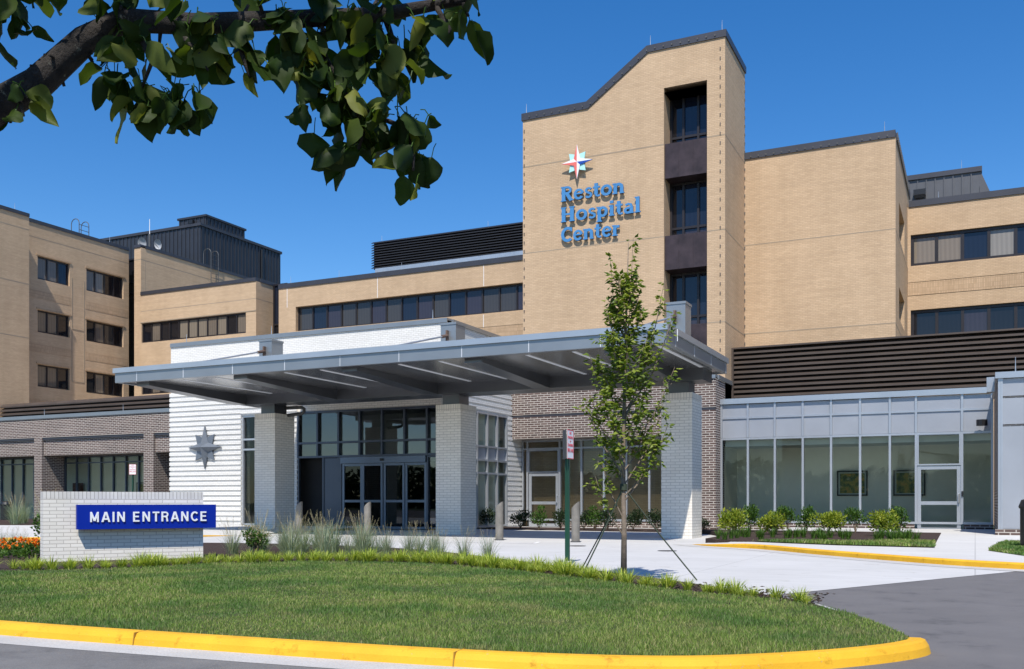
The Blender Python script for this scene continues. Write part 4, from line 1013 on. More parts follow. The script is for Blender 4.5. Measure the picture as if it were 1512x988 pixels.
# ------------------------------------------------------------------ turf blades
def in_poly(P, x, y):
    inside = np.zeros(len(x), bool); n = len(P)
    for i in range(n):
        x0, y0 = P[i]; x1, y1 = P[(i+1) % n]
        if y0 == y1: continue
        c = ((y0 > y) != (y1 > y)) & (x < (x1-x0)*(y-y0)/(y1-y0)+x0); inside ^= c
    return inside
def blades(name, poly, dens, z, hmin, hmax, w, mat, fade=None):
    P = np.array(poly); lo, hi = P.min(0), P.max(0)
    lo[0] = max(lo[0], -14.5)
    n = int((hi-lo).prod()*dens); x = rng.uniform(lo[0], hi[0], n); y = rng.uniform(lo[1], hi[1], n)
    k = in_poly([tuple(p) for p in poly], x, y)
    if fade: k &= rng.random(n) < np.clip(fade/np.maximum(np.hypot(x, y), .1), 0, 1)**1.3
    x, y = x[k], y[k]; n = len(x); sc_ = np.clip(np.hypot(x, y)/6.5, 1, 1.8)
    h = rng.uniform(hmin, hmax, n)*(.8+.35*np.sin(x*1.7+np.sin(y*2.3)*1.3)*np.sin(y*1.9+x*.6)+.1); a = rng.uniform(0, 2*np.pi, n); ln = rng.uniform(.15, .75, n)*h; b = rng.uniform(0, 2*np.pi, n)
    ww = w*sc_*rng.uniform(.7, 1.3, n)
    co = np.zeros((n, 5, 3)); dx, dy = np.cos(a)*ww/2, np.sin(a)*ww/2; lx, ly = np.cos(b)*ln, np.sin(b)*ln
    for i, (s, f, t) in enumerate(((-1, 0, 1), (1, 0, 1), (1, .55, .8), (-1, .55, .8), (0, 1, 0))):
        co[:, i, 0] = x+dx*s*t+lx*f**2; co[:, i, 1] = y+dy*s*t+ly*f**2; co[:, i, 2] = z+h*f*(1-.25*f*(ln/h))
    me = bpy.data.meshes.new(name); me.vertices.add(n*5); me.vertices.foreach_set('co', co.ravel())
    base = (np.arange(n)*5)[:, None]
    loops = np.concatenate([base+np.array([0, 1, 2, 3]), base+np.array([3, 2, 4])], 1).ravel()
    me.loops.add(n*7); me.loops.foreach_set('vertex_index', loops.astype(np.int32))
    me.polygons.add(n*2); ls_ = (np.arange(n)*7)[:, None]+np.array([0, 4]); me.polygons.foreach_set('loop_start', ls_.ravel().astype(np.int32))
    me.update(calc_edges=True); me.materials.append(M[mat])
    o = bpy.data.objects.new(name, me); col.objects.link(o); return o
g = struct(blades('grass', lawn_poly, 5200, .082, .022, .048, .0038, 'turf', 6.5), 'stuff'); tag(g, 'mown green grass on the island in front of the entrance', 'grass')
g = struct(blades('grass', gr_r, 900, .12, .05, .09, .012, 'turf'), 'stuff'); tag(g, 'grass strip along the right pavement in front of the shrubs', 'grass')
g = struct(blades('grass', gr_r2, 900, .105, .05, .09, .012, 'turf'), 'stuff'); tag(g, 'small grass patch by the bin at the right edge', 'grass')

# ------------------------------------------------------------------ plants
def leaf_quad(mb, p, d, up, ln, w, m=0, fold=.25):
    """pointed leaf of two folded halves"""
    d = d.normalized(); s = d.cross(up)
    if s.length < 1e-4: s = d.cross(V((1, 0, .3)))
    s = s.normalized(); n = s.cross(d)
    b = p; t = p+d*ln-n*ln*.12; c = p+d*ln*.45+n*ln*.05
    l = p+d*ln*.42+s*w*.5-n*w*fold; r = p+d*ln*.42-s*w*.5-n*w*fold
    i = len(mb.v); mb.v += [tuple(b), tuple(r), tuple(t), tuple(l), tuple(c)]
    mb.f += [(i, i+1, i+4), (i+1, i+2, i+4), (i+2, i+3, i+4), (i+3, i, i+4)]; mb.m += [m]*4
def rv(): 
    v = V((random.gauss(0, 1), random.gauss(0, 1), random.gauss(0, 1))); return v.normalized()
def tuft(n, hmin, hmax, spread, w, seg=4, up=.5, droop=1.0):
    mb = MB()
    for _ in range(n):
        a = random.uniform(0, 6.283); out = V((math.cos(a), math.sin(a), 0)); h = random.uniform(hmin, hmax); s = V((-out.y, out.x, 0))
        r0 = random.uniform(0, .35)*spread; lean = random.uniform(.1, 1)*spread
        i = len(mb.v)
        for k in range(seg+1):
            t = k/seg; p = out*(r0+lean*t**1.6)+V((0, 0, h*(t*(1.25-.35*droop*t*t*lean/spread))))
            ww = w*(1-t**2)*.5+.0006
            mb.v += [tuple(p-s*ww), tuple(p+s*ww)]
        for k in range(seg): mb.f.append((i+2*k, i+2*k+1, i+2*k+3, i+2*k+2)); mb.m.append(0)
    return mb
def shrub_mb(rx, rz, nleaf, ln, w, lobes=7):
    cs = [V((random.uniform(-.55, .55)*rx, random.uniform(-.55, .55)*rx, rz*random.uniform(.75, 1.35))) for _ in range(lobes)]
    mb = MB(); st = MB()
    for c in cs:
        st.tube([(0, 0, 0), tuple(c*.5+V((0, 0, .05))), tuple(c)], [.012, .009, .004], 5)
    for _ in range(nleaf):
        c = random.choice(cs); d = rv(); p = c+V((d.x*rx*.5, d.y*rx*.5, d.z*rz*.55))*random.random()**.45
        if p.z < .04: continue
        dd = (d*.7+V((0, 0, .6))+rv()*.5); leaf_quad(mb, p, dd, rv(), ln*random.uniform(.6, 1.3), w*random.uniform(.7, 1.3))
    return mb, st
def shrub_proto(name, label, leafm, rx, rz, n, ln, w, group, lobes=7):
    t = thing(name, label, 'shrub', (0, 0, 0), group); mb, st = shrub_mb(rx, rz, n, ln, w, lobes)
    mb.build('foliage', leafm, t); st.build('stems', 'stem', t); return t
def place(protos, spots, labels, group):
    used = set()
    for i, (x, y, z, s) in enumerate(spots):
        p = protos[i % len(protos)]; lab = labels[i] if isinstance(labels, list) else labels
        if i % len(protos) not in used and i < len(protos):
            used.add(i % len(protos)); p.location = (x, y, z); p.rotation_euler = (0, 0, random.uniform(0, 6)); p.scale = (s, s, s); p['label'] = lab; p['group'] = group; 
        else: dup(p, (x, y, z), random.uniform(0, 6.28), s, lab, group)
ordn = ['first', 'second', 'third', 'fourth', 'fifth', 'sixth', 'seventh', 'eighth']
def fix_inverse(t):
    pass
yp = [shrub_proto('azalea_shrub', '', 'shrub_yellow', .50, .36, 1000, .085, .048, '') for _ in range(3)]
ysp = [(-6.15, 27.6, .11, 1.05), (-4.95, 27.3, .11, .98), (-3.6, 27.2, .11, 1.0), (-2.25, 27.2, .11, 1.0)]
place(yp, ysp, [ordn[i]+' yellow-green shrub from the brown brick pier in the right bed' for i in range(4)], 'yellow-green shrubs in the right bed')
gp_ = [shrub_proto('upright_shrub', '', 'shrub_green', .34, .48, 640, .085, .045, '', 6) for _ in range(2)]
gsp = [(-6.15, 29.6, .11, .95), (-5.1, 30.0, .11, .9), (-4.35, 28.6, .11, .9), (-3.15, 29.8, .11, .85), (-1.95, 29.6, .11, .9)]
place(gp_, gsp, [ordn[i]+' darker green shrub from the brown brick pier, behind the yellow-green row' for i in range(5)], 'darker green shrubs against the right storefront')
dp = [shrub_proto('holly_shrub', '', 'shrub_dark', .42, .44, 760, .075, .045, '') for _ in range(2)]
dsp = [(-17.0, 33.3, .02, 1.0), (-15.1, 32.3, .02, .95), (-13.35, 31.9, .02, .95), (-12.45, 31.9, .02, .95), (-11.55, 31.9, .02, 1.0), (-10.6, 31.8, .02, 1.0), (-9.75, 31.8, .02, .95), (-7.95, 30.9, .03, .7)]
place(dp, dsp, [ordn[i]+' dark green shrub from the left under the canopy, in the storefront bed' for i in range(8)], 'dark shrubs in the bed under the canopy')
bp = shrub_proto('upright_shrub', 'bright green shrub beside the dark ones by the white storefront door', 'shrub_green', .34, .46, 480, .08, .045, 'bright green shrubs in the bed under the canopy'); bp.location = (-14.05, 31.6, .02)
dup(bp, (-11.95, 31.7, .02), 2.1, 1.0, 'bright green shrub rising behind the young tree stakes', 'bright green shrubs in the bed under the canopy')
# liriope border
lp = []
for k in range(5):
    t = thing('liriope_clump', 'low yellow-green grassy clump in the border along the island bed', 'plant', (0, 0, 0), 'liriope clumps along the island bed')
    tuft(80, .09, .19, .22, .0105).build('leaves', 'liriope', t); lp.append(t)
edge = smooth_line(lawn_back[2:], 8)
spots = []
acc = 0
for i in range(len(edge)-1):
    a, b = V(edge[i]), V(edge[i+1]); d = (b-a).length; acc += d
    while acc > .14:
        acc -= .14; q = b; nn = V((-(b-a).y, (b-a).x)).normalized()
        for row in (0, 1):
            if row and (random.random() < .25 or q.x > -4.5): continue
            if q.x > -4.2 and random.random() < .12: continue
            off = .16+.32*row+random.uniform(-.06, .06); p = q-nn*off if nn.y < 0 else q+nn*off
            spots.append((p.x, p.y, .07, random.uniform(.55, 1.15)*(.78 if p.x > -3.4 else 1)))
for x in np.arange(-15.5, -11.8, .24): spots.append((x, 9.05+(x+11.8)*.30+random.uniform(-.1, .1)+.25, .07, random.uniform(.75, 1.1)))
spots = [s for s in spots if s[0] < -1.35][:205]
random.shuffle(spots)
place(lp, spots, 'low yellow-green grassy clump in the border along the island bed', 'liriope clumps along the island bed')
# right bed liriope
rp = []
for k in range(3):
    t = thing('liriope_clump', '', 'plant', (0, 0, 0), ''); tuft(40, .16, .30, .2, .02).build('leaves', 'shrub_green', t); rp.append(t)
spots = [(-5.7+4.7*random.random(), 22.9+random.random()*3.2-.0, .11, random.uniform(.7, 1)) for _ in range(46)]
place(rp, spots, 'low green grassy clump in the bed below the right storefront', 'grassy clumps in the right bed')
# ornamental grasses
og = []
for k in range(4):
    t = thing('grass_clump', '', 'plant', (0, 0, 0), ''); tuft(190, .22, .72, .50, .007, 5).build('leaves', 'blue_grass', t)
    sd = MB()
    for _ in range(12):
        a = random.uniform(0, 6.28); o = V((math.cos(a), math.sin(a), 0)); ln_ = random.uniform(.12, .38); h = random.uniform(.62, 1.0)
        p1 = o*ln_+V((0, 0, h)); sd.tube([tuple(o*.05), tuple(o*ln_*.5+V((0, 0, h*.6))), tuple(p1)], [.003, .002, .002], 3, cap=False)
        for q in range(9):
            pp = p1-V((0, 0, .02*q))-o*.006*q; leaf_quad(sd, pp, V((o.x, o.y, .9))+rv()*.6, rv(), .035, .010)
    sd.build('seed_heads', 'seed_head', t); og.append(t)
sp = [(-10.95, 14.1), (-10.6, 14.6), (-10.2, 14.9), (-11.3, 15.2), (-10.7, 15.6), (-9.7, 15.0), (-9.0, 14.6), (-8.35, 14.35), (-7.6, 14.05), (-7.0, 13.75), (-9.5, 14.4), (-11.6, 14.4), (-10.0, 14.2), (-11.0, 14.8), (-8.7, 14.9), (-8.0, 14.0), (-9.2, 15.3), (-10.4, 15.4)]
sizes = [.62, .85, .8, .6, .72, .6, .62, .62, .55, .55, .5, .6, .55, .7, .5, .5, .6, .7]
place(og, [(x, y, .07, s) for (x, y), s in zip(sp, sizes)], 'feathery blue-green ornamental grass behind the border, right of the blue sign', 'ornamental grasses on the island')
sp = [(-12.1, 13.6), (-11.9, 14.2), (-12.4, 14.6), (-11.5, 13.6), (-12.0, 15.0), (-11.2, 14.2), (-11.5, 14.9), (-10.8, 13.6), (-11.7, 15.6), (-10.3, 13.9)]
place([dup(og[0], (0, 0, 0))], [(x, y, .07, random.uniform(.62, .85)) for x, y in sp], 'short blue-green fescue at the right end of the sign wall', 'fescue by the sign wall')
sp = [(-44.5+2.0*k+random.uniform(-.5, .5), 25.3+random.uniform(0, 1.6), ) for k in range(7)]+[(-43.6+2.0*k+random.uniform(-.5, .5), 27.4+random.uniform(0, 1.6)) for k in range(7)]
place([dup(og[1], (0, 0, 0))], [(x, y, .12, random.uniform(1.2, 1.5)) for x, y in sp], 'tall blue-green grass in the bed before the brown brick wing', 'ornamental grasses before the brown brick wing')
sp = [(-18.7+.5*k+random.uniform(-.2, .2), 13.0+.2*k+random.uniform(-.3, .3)) for k in range(9)]
place([dup(og[2], (0, 0, 0))], [(x, y, .07, .45) for x, y in sp], 'short blue-green grass behind the flowers left of the sign wall', 'short grasses left of the sign wall')
hs = shrub_proto('hydrangea_shrub', 'small green shrub with cream blossoms at the right end of the sign wall', 'shrub_green', .24, .24, 260, .07, .04, None); hs.location = (-11.35, 13.35, .07)
mb = MB()
for _ in range(60):
    c = V((random.uniform(-.22, .22), random.uniform(-.22, .22), random.uniform(.3, .55)))
    for q in range(4): leaf_quad(mb, c+rv()*.03, rv(), rv(), .03, .02)
mb.build('blossoms', 'seed_head', hs); bl = mb
for o in hs.children: 
    o.matrix_parent_inverse = Matrix()
ls_ = [(-17.3, 13.9, .07, 1.05, 'rounded green shrub at the left edge behind the marigolds'), (-16.2, 13.2, .07, .9, 'slim green shrub between the marigolds and the yellow kerb')]
for x, y, z, s, lab in ls_:
    t = shrub_proto('leafy_shrub', lab, 'shrub_green', .26, .42, 330, .08, .05, None, 6); t.location = (x, y, z); t.scale = (s, s, s)
mp_ = []
for k in range(3):
    t = thing('marigold_plant', '', 'flower', (0, 0, 0), ''); mb = MB(); fl = MB()
    for _ in range(160):
        d = rv(); leaf_quad(mb, V((d.x*.2, d.y*.2, abs(d.z)*.2+.02)), d+V((0, 0, .4)), rv(), .07, .03)
    for _ in range(9):
        c = V((random.uniform(-.18, .18), random.uniform(-.18, .18), random.uniform(.2, .29)))
        for q in range(12): leaf_quad(fl, c, rv()+V((0, 0, .5)), rv(), .04, .03)
    mb.build('leaves', 'shrub_green', t); fl.build('blossoms', 'marigold', t); mp_.append(t)
sp = [(-16.3+.34*k+random.uniform(-.08, .08), 10.75+.27*(k % 3)+random.uniform(-.1, .1)) for k in range(9)]+[(-15.6+.35*k, 11.7+random.uniform(-.2, .2)) for k in range(6)]
place(mp_, [(x, y, .07, random.uniform(.85, 1.1)) for x, y in sp], 'orange marigold plant in the flower bed left of the sign wall', 'marigolds left of the sign wall')
mb = MB(); mb.obox((-14.9, 9.35, .0), (.75, .5, 0), (-.2, .28, 0), (0, 0, .17)); tag(mb.build('edging_stone', 'stone'), 'pale flat stone at the left edge in front of the marigolds', 'stone')
# bark flakes on the bed
mb = MB()
for i in range(len(edge)-1):
    a = V(edge[i]); 
    for _ in range(42):
        p = a+V((random.gauss(0, .3), random.gauss(.25, .35))); 
        if p.x > -1.3: continue
        leaf_quad(mb, V((p.x, p.y, .078)), V((random.gauss(0, 1), random.gauss(0, 1), random.uniform(-.1, .3))), rv(), random.uniform(.03, .07), .02)
tag(struct(mb.build('bark_mulch', 'bark_flake'), 'stuff'), 'dark bark mulch along the edge of the island bed', 'mulch')

# ------------------------------------------------------------------ young tree with guy straps
YT = thing('young_tree', 'slim young tree with upright branches staked in the island bed', 'tree', (-3.9, 11.34, .07))
O = V((-3.9, 11.34, .07)); mb = MB(); top = O+V((-.02, 0, 3.75))
trunk = [O+V((0, 0, 0)), O+V((.005, 0, .6)), O+V((-.01, .01, 1.2)), O+V((.0, 0, 1.9)), O+V((.02, 0, 2.7)), O+V((.04, .0, 3.4)), O+V((.06, 0, 4.12))]
mb.tube(trunk, [.042, .034, .030, .024, .017, .011, .004], 8); mb.build('trunk', 'bark_young', YT, True)
br = MB(); lf = MB()
def leafy(pts, dens, ln):
    for k in range(len(pts)-1):
        a, b = V(pts[k]), V(pts[k+1]); n = max(1, int((b-a).length*dens))
        for _ in range(n):
            p = a.lerp(b, random.random()); d = rv(); d.z = d.z*.5-.05
            leaf_quad(lf, p+d*random.uniform(.01, .05), d, V((0, 0, 1)), ln*random.uniform(.65, 1.25), ln*.75*random.uniform(.7, 1.2))
def twigs(pts, depth, dens, ln):
    br.tube(pts, [.011-.008*k/(len(pts)-1) for k in range(len(pts))] if depth else [.006-.004*k/(len(pts)-1) for k in range(len(pts))], 5, cap=False)
    leafy(pts[1:], dens, ln)
    if depth:
        for k in range(1, len(pts)-1):
            for _ in range(2):
                a = V(pts[k]); d = (V(pts[k+1])-a).normalized()*.6+rv()*.6; d.z = abs(d.z)*.6+.1
                l = random.uniform(.12, .26); twigs([a, a+d*l*.5, a+d*l+V((0, 0, .03))], 0, dens, ln)
for i in range(30):
    z = 1.0+2.5*(i/29)**.9; az = i*2.399; base = O+V((.005*z, 0, z)); l = (.62-.13*(z-1.0))*random.uniform(.75, 1.15); 
    if z > 2.6: l *= .8
    o = V((math.cos(az), math.sin(az), 0)); w = l*random.uniform(.55, .8)
    pts = [base, base+o*w*.45+V((0, 0, l*.35)), base+o*w*.8+V((0, 0, l*.85)), base+o*w+V((0, 0, l*1.35))]
    twigs(pts, 1, 118, .078)
camr = V((.902, .4315, 0))
for dx, z0, z1, dd in ((-.17, 2.6, 3.98, 0), (.10, 2.8, 4.2, .05), (.5, 2.3, 3.65, .0), (.63, 2.35, 3.3, .0), (.62, 1.9, 2.6, .03), (-.42, 1.9, 2.75, 0), (-.48, 1.6, 2.2, 0), (.5, 1.5, 2.2, .0), (-.30, 1.05, 1.55, 0), (-.35, .85, 1.25, 0), (.55, 1.3, 1.9, 0)):
    a = O+V((.01, 0, z0-.35)); b = O+camr*dx+V((0, dd, z1)); m1 = a.lerp(b, .4)+camr*dx*.15; m2 = a.lerp(b, .75)+camr*dx*.08
    twigs([a, m1, m2, b], 1 if z1 < 3.9 else 0, 56 if z1 < 3.9 else 44, .074)
br.build('branches', 'bark_young', YT); lf.build('foliage', 'young_leaf', YT)
for p in ((-4.95, 12.6), (-4.30, 10.9), (-3.0, 11.4)):
    mb = MB(); a = O+V((0, 0, 1.12)); b = V((*p, .07)); mb.tube([a, a.lerp(b, .5)+V((0, 0, -.02)), b], .009, 5); mb.build('guy_strap', 'strap', YT)
mb = MB(); mb.tube([O+V((0, 0, 1.08)), O+V((0, 0, 1.16))], .045, 10); mb.build('trunk_tie', 'strap', YT)

# ------------------------------------------------------------------ pear tree branch overhead (photographer stands under it)
Ca, Sa = math.cos(R(25.56)), math.sin(R(25.56))
PT = thing('pear_tree', 'overhanging pear branch with hanging dark green leaves at the top left', 'tree', (-4.6, -.2, 0))
def cw(r, t, z): return V((Ca*r-Sa*t, Sa*r+Ca*t, z))     # r metres to the right, t metres ahead of where the photographer stands
mb = MB()
mb.tube([(-4.6, -.2, 0), (-4.62, -.18, .7), (-4.55, -.1, 1.3), (-4.3, .2, 1.75)], [.19, .15, .135, .12], 12)
mb.tube([(-4.55, -.1, 1.25), (-4.6, -.5, 2.4), (-4.2, -.7, 3.4), (-3.9, -.8, 4.6)], [.12, .10, .08, .04], 10)
mb.build('trunk', 'pear_bark', PT, True)
main = [(-4.3, .2, 1.72), tuple(cw(-1.75, 2.35, 1.93)), tuple(cw(-1.30, 2.42, 1.98)), tuple(cw(-1.20, 2.45, 2.06)), tuple(cw(-1.08, 2.45, 2.17)), tuple(cw(-.98, 2.45, 2.22)), tuple(cw(-.80, 2.45, 2.21)), tuple(cw(-.60, 2.48, 2.235)), tuple(cw(-.33, 2.5, 2.26)), tuple(cw(-.12, 2.52, 2.31)), tuple(cw(.2, 2.5, 2.40))]
mb = MB(); mb.tube(main, [.10, .052, .044, .038, .033, .029, .026, .023, .018, .012, .005], 12)
tw_ = [[cw(-.53, 2.48, 2.235), cw(-.47, 2.5, 2.13), cw(-.42, 2.5, 2.04), cw(-.36, 2.5, 2.00), cw(-.30, 2.48, 1.97), cw(-.26, 2.48, 1.95)],
       [cw(-.40, 2.5, 2.03), cw(-.385, 2.5, 1.95), cw(-.40, 2.5, 1.90)], [cw(-.28, 2.48, 1.96), cw(-.25, 2.46, 1.90), cw(-.25, 2.45, 1.84)],
       [cw(-.95, 2.45, 2.2), cw(-.90, 2.42, 2.10), cw(-.93, 2.42, 2.02)], [cw(-.85, 2.45, 2.2), cw(-.78, 2.42, 2.12), cw(-.76, 2.42, 2.08)],
       [cw(-1.2, 2.43, 2.05), cw(-1.22, 2.40, 2.0), cw(-1.2, 2.38, 1.95)], [cw(-.7, 2.46, 2.21), cw(-.68, 2.44, 2.13), cw(-.66, 2.43, 2.07)],
       [cw(-1.02, 2.45, 2.2), cw(-1.05, 2.45, 2.3), cw(-1.1, 2.4, 2.4)], [cw(-.33, 2.5, 2.26), cw(-.30, 2.5, 2.17), cw(-.32, 2.5, 2.08)], [cw(-.2, 2.51, 2.29), cw(-.16, 2.5, 2.22), cw(-.17, 2.5, 2.2)]]
for t in tw_: mb.tube(t, [.009]+[.006]*(len(t)-2)+[.003], 6)
for _ in range(60):
    k = random.randrange(2, len(main)-1); a = V(main[k]).lerp(V(main[k+1]) if k+1 < len(main) else V(main[k]), random.random()); d = rv(); mb.tube([a, a+d*.05], [.007, .004], 5)
mb.build('branch', 'pear_bark', PT, True)
def pear_leaf(mb, st, base, hang, ln, w, tw, petiole):
    """broad curled leaf on a thin stalk"""
    d = hang.normalized(); s = d.cross(tw)
    if s.length < .05: s = d.cross(V((.3, 1, .2)))
    s.normalize(); n = s.cross(d)
    p0 = base+d*petiole*.9; st.tube([base, base.lerp(p0, .5)+V((0, 0, .008)), p0], .0014, 4, cap=False)
    U = 9; cur = random.uniform(-.3, .6); fold = random.uniform(.05, .75); tws = random.uniform(-.6, .6); wv = random.uniform(0, 6)
    i = len(mb.v)
    prof = (.03, .52, .86, 1.0, .98, .86, .64, .34, .0)
    for k in range(U):
        t = (0, .08, .20, .36, .52, .67, .81, .92, 1.03)[k]; ww = w*.5*prof[k]+.0004
        c = p0+d*(ln*t)+n*(ln*cur*t*t*.6); ss = (s*math.cos(tws*t)+n*math.sin(tws*t))
        for q in (-1, -.5, 0, .5, 1):
            ed = .07*w*math.sin(t*9+q*2+wv)*abs(q); jq = 1+(.06*math.sin(t*17+wv*3+q*5) if abs(q) == 1 else 0)
            mb.v.append(tuple(c+ss*(ww*q*jq)+n*(abs(q)**1.5*fold*ww+ed)-d*(abs(q)*.05*ln*(1-t))))
    for k in range(U-1):
        for q in range(4): a = i+k*5+q; mb.f.append((a, a+1, a+6, a+5)); mb.m.append(0)
lfm = MB(); stm = MB()
def cluster(c, n, rad, ln=.080, up=0.):
    for _ in range(n if n == 1 else int(n*1.2)):
        b = c+V((random.uniform(-1, 1), random.uniform(-1, 1), random.uniform(-.4, .8)))*rad
        h = V((random.gauss(0, .6), random.gauss(0, .6), -.85+up+random.gauss(0, .25))); pear_leaf(lfm, stm, b, h, ln*random.choice((.5, .7, .85, .95, 1.05, 1.15))*random.uniform(.9, 1.1), ln*.88*random.uniform(.5, 1.15), rv(), random.uniform(.02, .05))
for r, t, z, n, rad in ((-1.34, 2.4, 2.05, 6, .05), (-1.22, 2.38, 2.00, 5, .05), (-1.30, 2.42, 2.22, 7, .06), (-1.2, 2.4, 2.28, 6, .06), (-1.02, 2.42, 2.09, 5, .03), (-.93, 2.42, 2.03, 11, .05), (-.88, 2.42, 2.01, 9, .045), (-.81, 2.43, 2.05, 7, .03), (-.93, 2.42, 2.14, 8, .05),
                        (-.76, 2.43, 2.14, 6, .04), (-.70, 2.43, 2.17, 8, .05), (-.66, 2.44, 2.12, 4, .03), (-.62, 2.46, 2.20, 8, .05), (-.57, 2.47, 2.17, 7, .04), (-.50, 2.48, 2.12, 12, .05), (-.44, 2.49, 2.06, 10, .05), (-.48, 2.48, 2.2, 9, .06),
                        (-.40, 2.5, 2.0, 9, .045), (-.36, 2.5, 2.16, 12, .06), (-.31, 2.5, 2.13, 9, .05), (-.28, 2.5, 2.22, 8, .05), (-.30, 2.48, 2.00, 7, .04), (-.25, 2.47, 1.97, 9, .04), (-.23, 2.46, 1.90, 6, .03), (-.40, 2.5, 1.92, 5, .03), (-.25, 2.45, 1.84, 3, .02), (-.14, 2.51, 2.26, 4, .03), (-.2, 2.5, 2.28, 4, .04), (-.42, 2.5, 2.27, 9, .06), (-1.05, 2.42, 2.28, 6, .06), (-1.3, 2.4, 2.28, 8, .06), (-.9, 2.42, 2.3, 3, .04), (-.58, 2.46, 2.28, 4, .05), (-1.38, 2.36, 2.14, 7, .05), (-1.2, 2.4, 2.34, 9, .08), (-1.08, 2.42, 2.36, 7, .07), (-.95, 2.42, 2.36, 5, .06), (-1.34, 2.4, 2.36, 8, .07), (-.5, 2.48, 2.33, 6, .07), (-.3, 2.5, 2.34, 6, .07), (-.7, 2.46, 2.33, 4, .06), (-.12, 2.5, 2.32, 4, .05), (-.54, 2.47, 2.02, 3, .03), (-1.32, 2.38, 1.99, 4, .04), (-.78, 2.42, 2.22, 5, .05), (-.55, 2.46, 2.24, 6, .05), (-.36, 2.49, 2.24, 7, .05), (-.46, 2.48, 2.0, 5, .04), (-.95, 2.40, 2.21, 5, .05)):
    cluster(cw(r, t, z), n, rad)
lfm.build('foliage', 'pear_leaf', PT, True); stm.build('leaf_stalks', 'shrub_green', PT)
lfm = MB(); stm = MB()
for _ in range(1500):
    r = random.uniform(-2.0, 1.3); t = random.uniform(-.3, 1.75); z = random.uniform(2.9, 4.3)
    if z < 1+.56*t+.25: continue
    cluster(cw(r, t, z), 1, .05, .10)
lfm.build('shade_crown', 'pear_leaf', PT, True); stm.build('leaf_stalks', 'shrub_green', PT)  # unseen leaves added on the sun side to shade the branch below
mb = MB(); mb.tube([(-3.9, -.8, 4.6), tuple(cw(-1.5, .5, 4.2)), tuple(cw(-.2, .8, 3.7)), tuple(cw(1.1, .9, 3.6))], [.05, .04, .03, .012], 8); mb.tube([(-4.2, -.7, 3.4), tuple(cw(-1.6, 1.0, 3.3)), tuple(cw(-.4, 1.4, 3.2)), tuple(cw(.6, 1.5, 3.2))], [.05, .04, .025, .01], 8); mb.build('upper_branch', 'pear_bark', PT, True)

mb = MB()
for _ in range(16000):
    x = random.uniform(-110, 90); hh = 6.0+1.0*math.sin(x*.13)+.7*math.sin(x*.41+1); z = random.random()**1.2*hh
    leaf_quad(mb, V((x, -75+random.uniform(-4, 4)+.04*x, z)), rv(), rv(), 1.0, .9)
tag(struct(mb.build('reflected_woods', 'shrub_dark'), 'stuff'), 'low line of dark woods added behind the photographer for the glass to reflect', 'woods')  # unseen leaf line, added only so the glass has something to reflect

# ------------------------------------------------------------------ entrance sign
SW = thing('entrance_sign', 'low cream brick wall carrying a long blue MAIN ENTRANCE sign', 'sign', (-12.5, 11.5, 0))
A, Bp = V((-13.10, 10.50, 0)), V((-11.95, 12.68, 0))
def from_cam(px_u, t): return V(((-Sa+px_u*Ca)*t, (Ca+px_u*Sa)*t, 0))
A = from_cam(-.484, 15.1); Bp = from_cam(-.3189, 16.4)
U = (Bp-A).normalized(); Nn = V((U.y, -U.x, 0)); Wd = (Bp-A).length
Fs = frame(A, U, Nn)
mb = MB(); lbox(mb, Fs, 0, Wd, -.4, 0, 0, 1.055); mb.build('brick_wall', 'sign_brick', SW)
mb = MB(); lbox(mb, Fs, 0, Wd, -.4, .0, 1.057, 1.172); mb.build('soldier_course', 'sign_soldier', SW)
mb = MB(); lbox(mb, Fs, .46, Wd+.17, .05, .17, .575, .965); pn = mb.build('sign_panel', 'sign_blue', SW)
mb = MB(); lbox(mb, Fs, .7, .8, 0, .05, .7, .85); lbox(mb, Fs, 2.3, 2.4, 0, .05, .7, .85); mb.build('bracket', 'iron', SW)
stroke_text('MAIN ENTRANCE', BLOCK, Fs(.46+(Wd-.29)*.088, .1705, .69), U, Nn, (Wd-.29)*.845, .160, .02, 'letter_white', 'letter_white', SW)

# bollards
def bollard(loc, label, lean=0):
    t = thing('bollard', label, 'bollard', loc, 'steel bollards under the canopy'); x, y, _ = loc; mb = MB(); n = 16
    r = .105; lo = [(x+r*math.cos(a), y+r*math.sin(a), 0) for a in [2*math.pi*k/n for k in range(n)]]; hi = [(p[0]+lean*.02, p[1], .93+.10*((p[0]-x)/r)) for p in lo]
    mb.quad(*hi)
    for k in range(n): mb.quad(lo[k], lo[(k+1) % n], hi[(k+1) % n], hi[k])
    mb.build('post', 'bollard_steel', t); mb = MB()
    mb.tube([(x, y, 0), (x, y, .03)], .13, 16); mb.build('base_collar', 'iron', t)
for loc, lab in (((-18.95, 24.3, 0), 'slanted-top steel bollard beside the left canopy column'), ((-16.15, 23.9, 0), 'slanted-top steel bollard in front of the sliding doors'), ((-11.32, 22.9, 0), 'slanted-top steel bollard right of the middle canopy column'), ((-9.04, 22.6, 0), 'slanted-top steel bollard just right of the green sign post')):
    bollard(loc, lab)

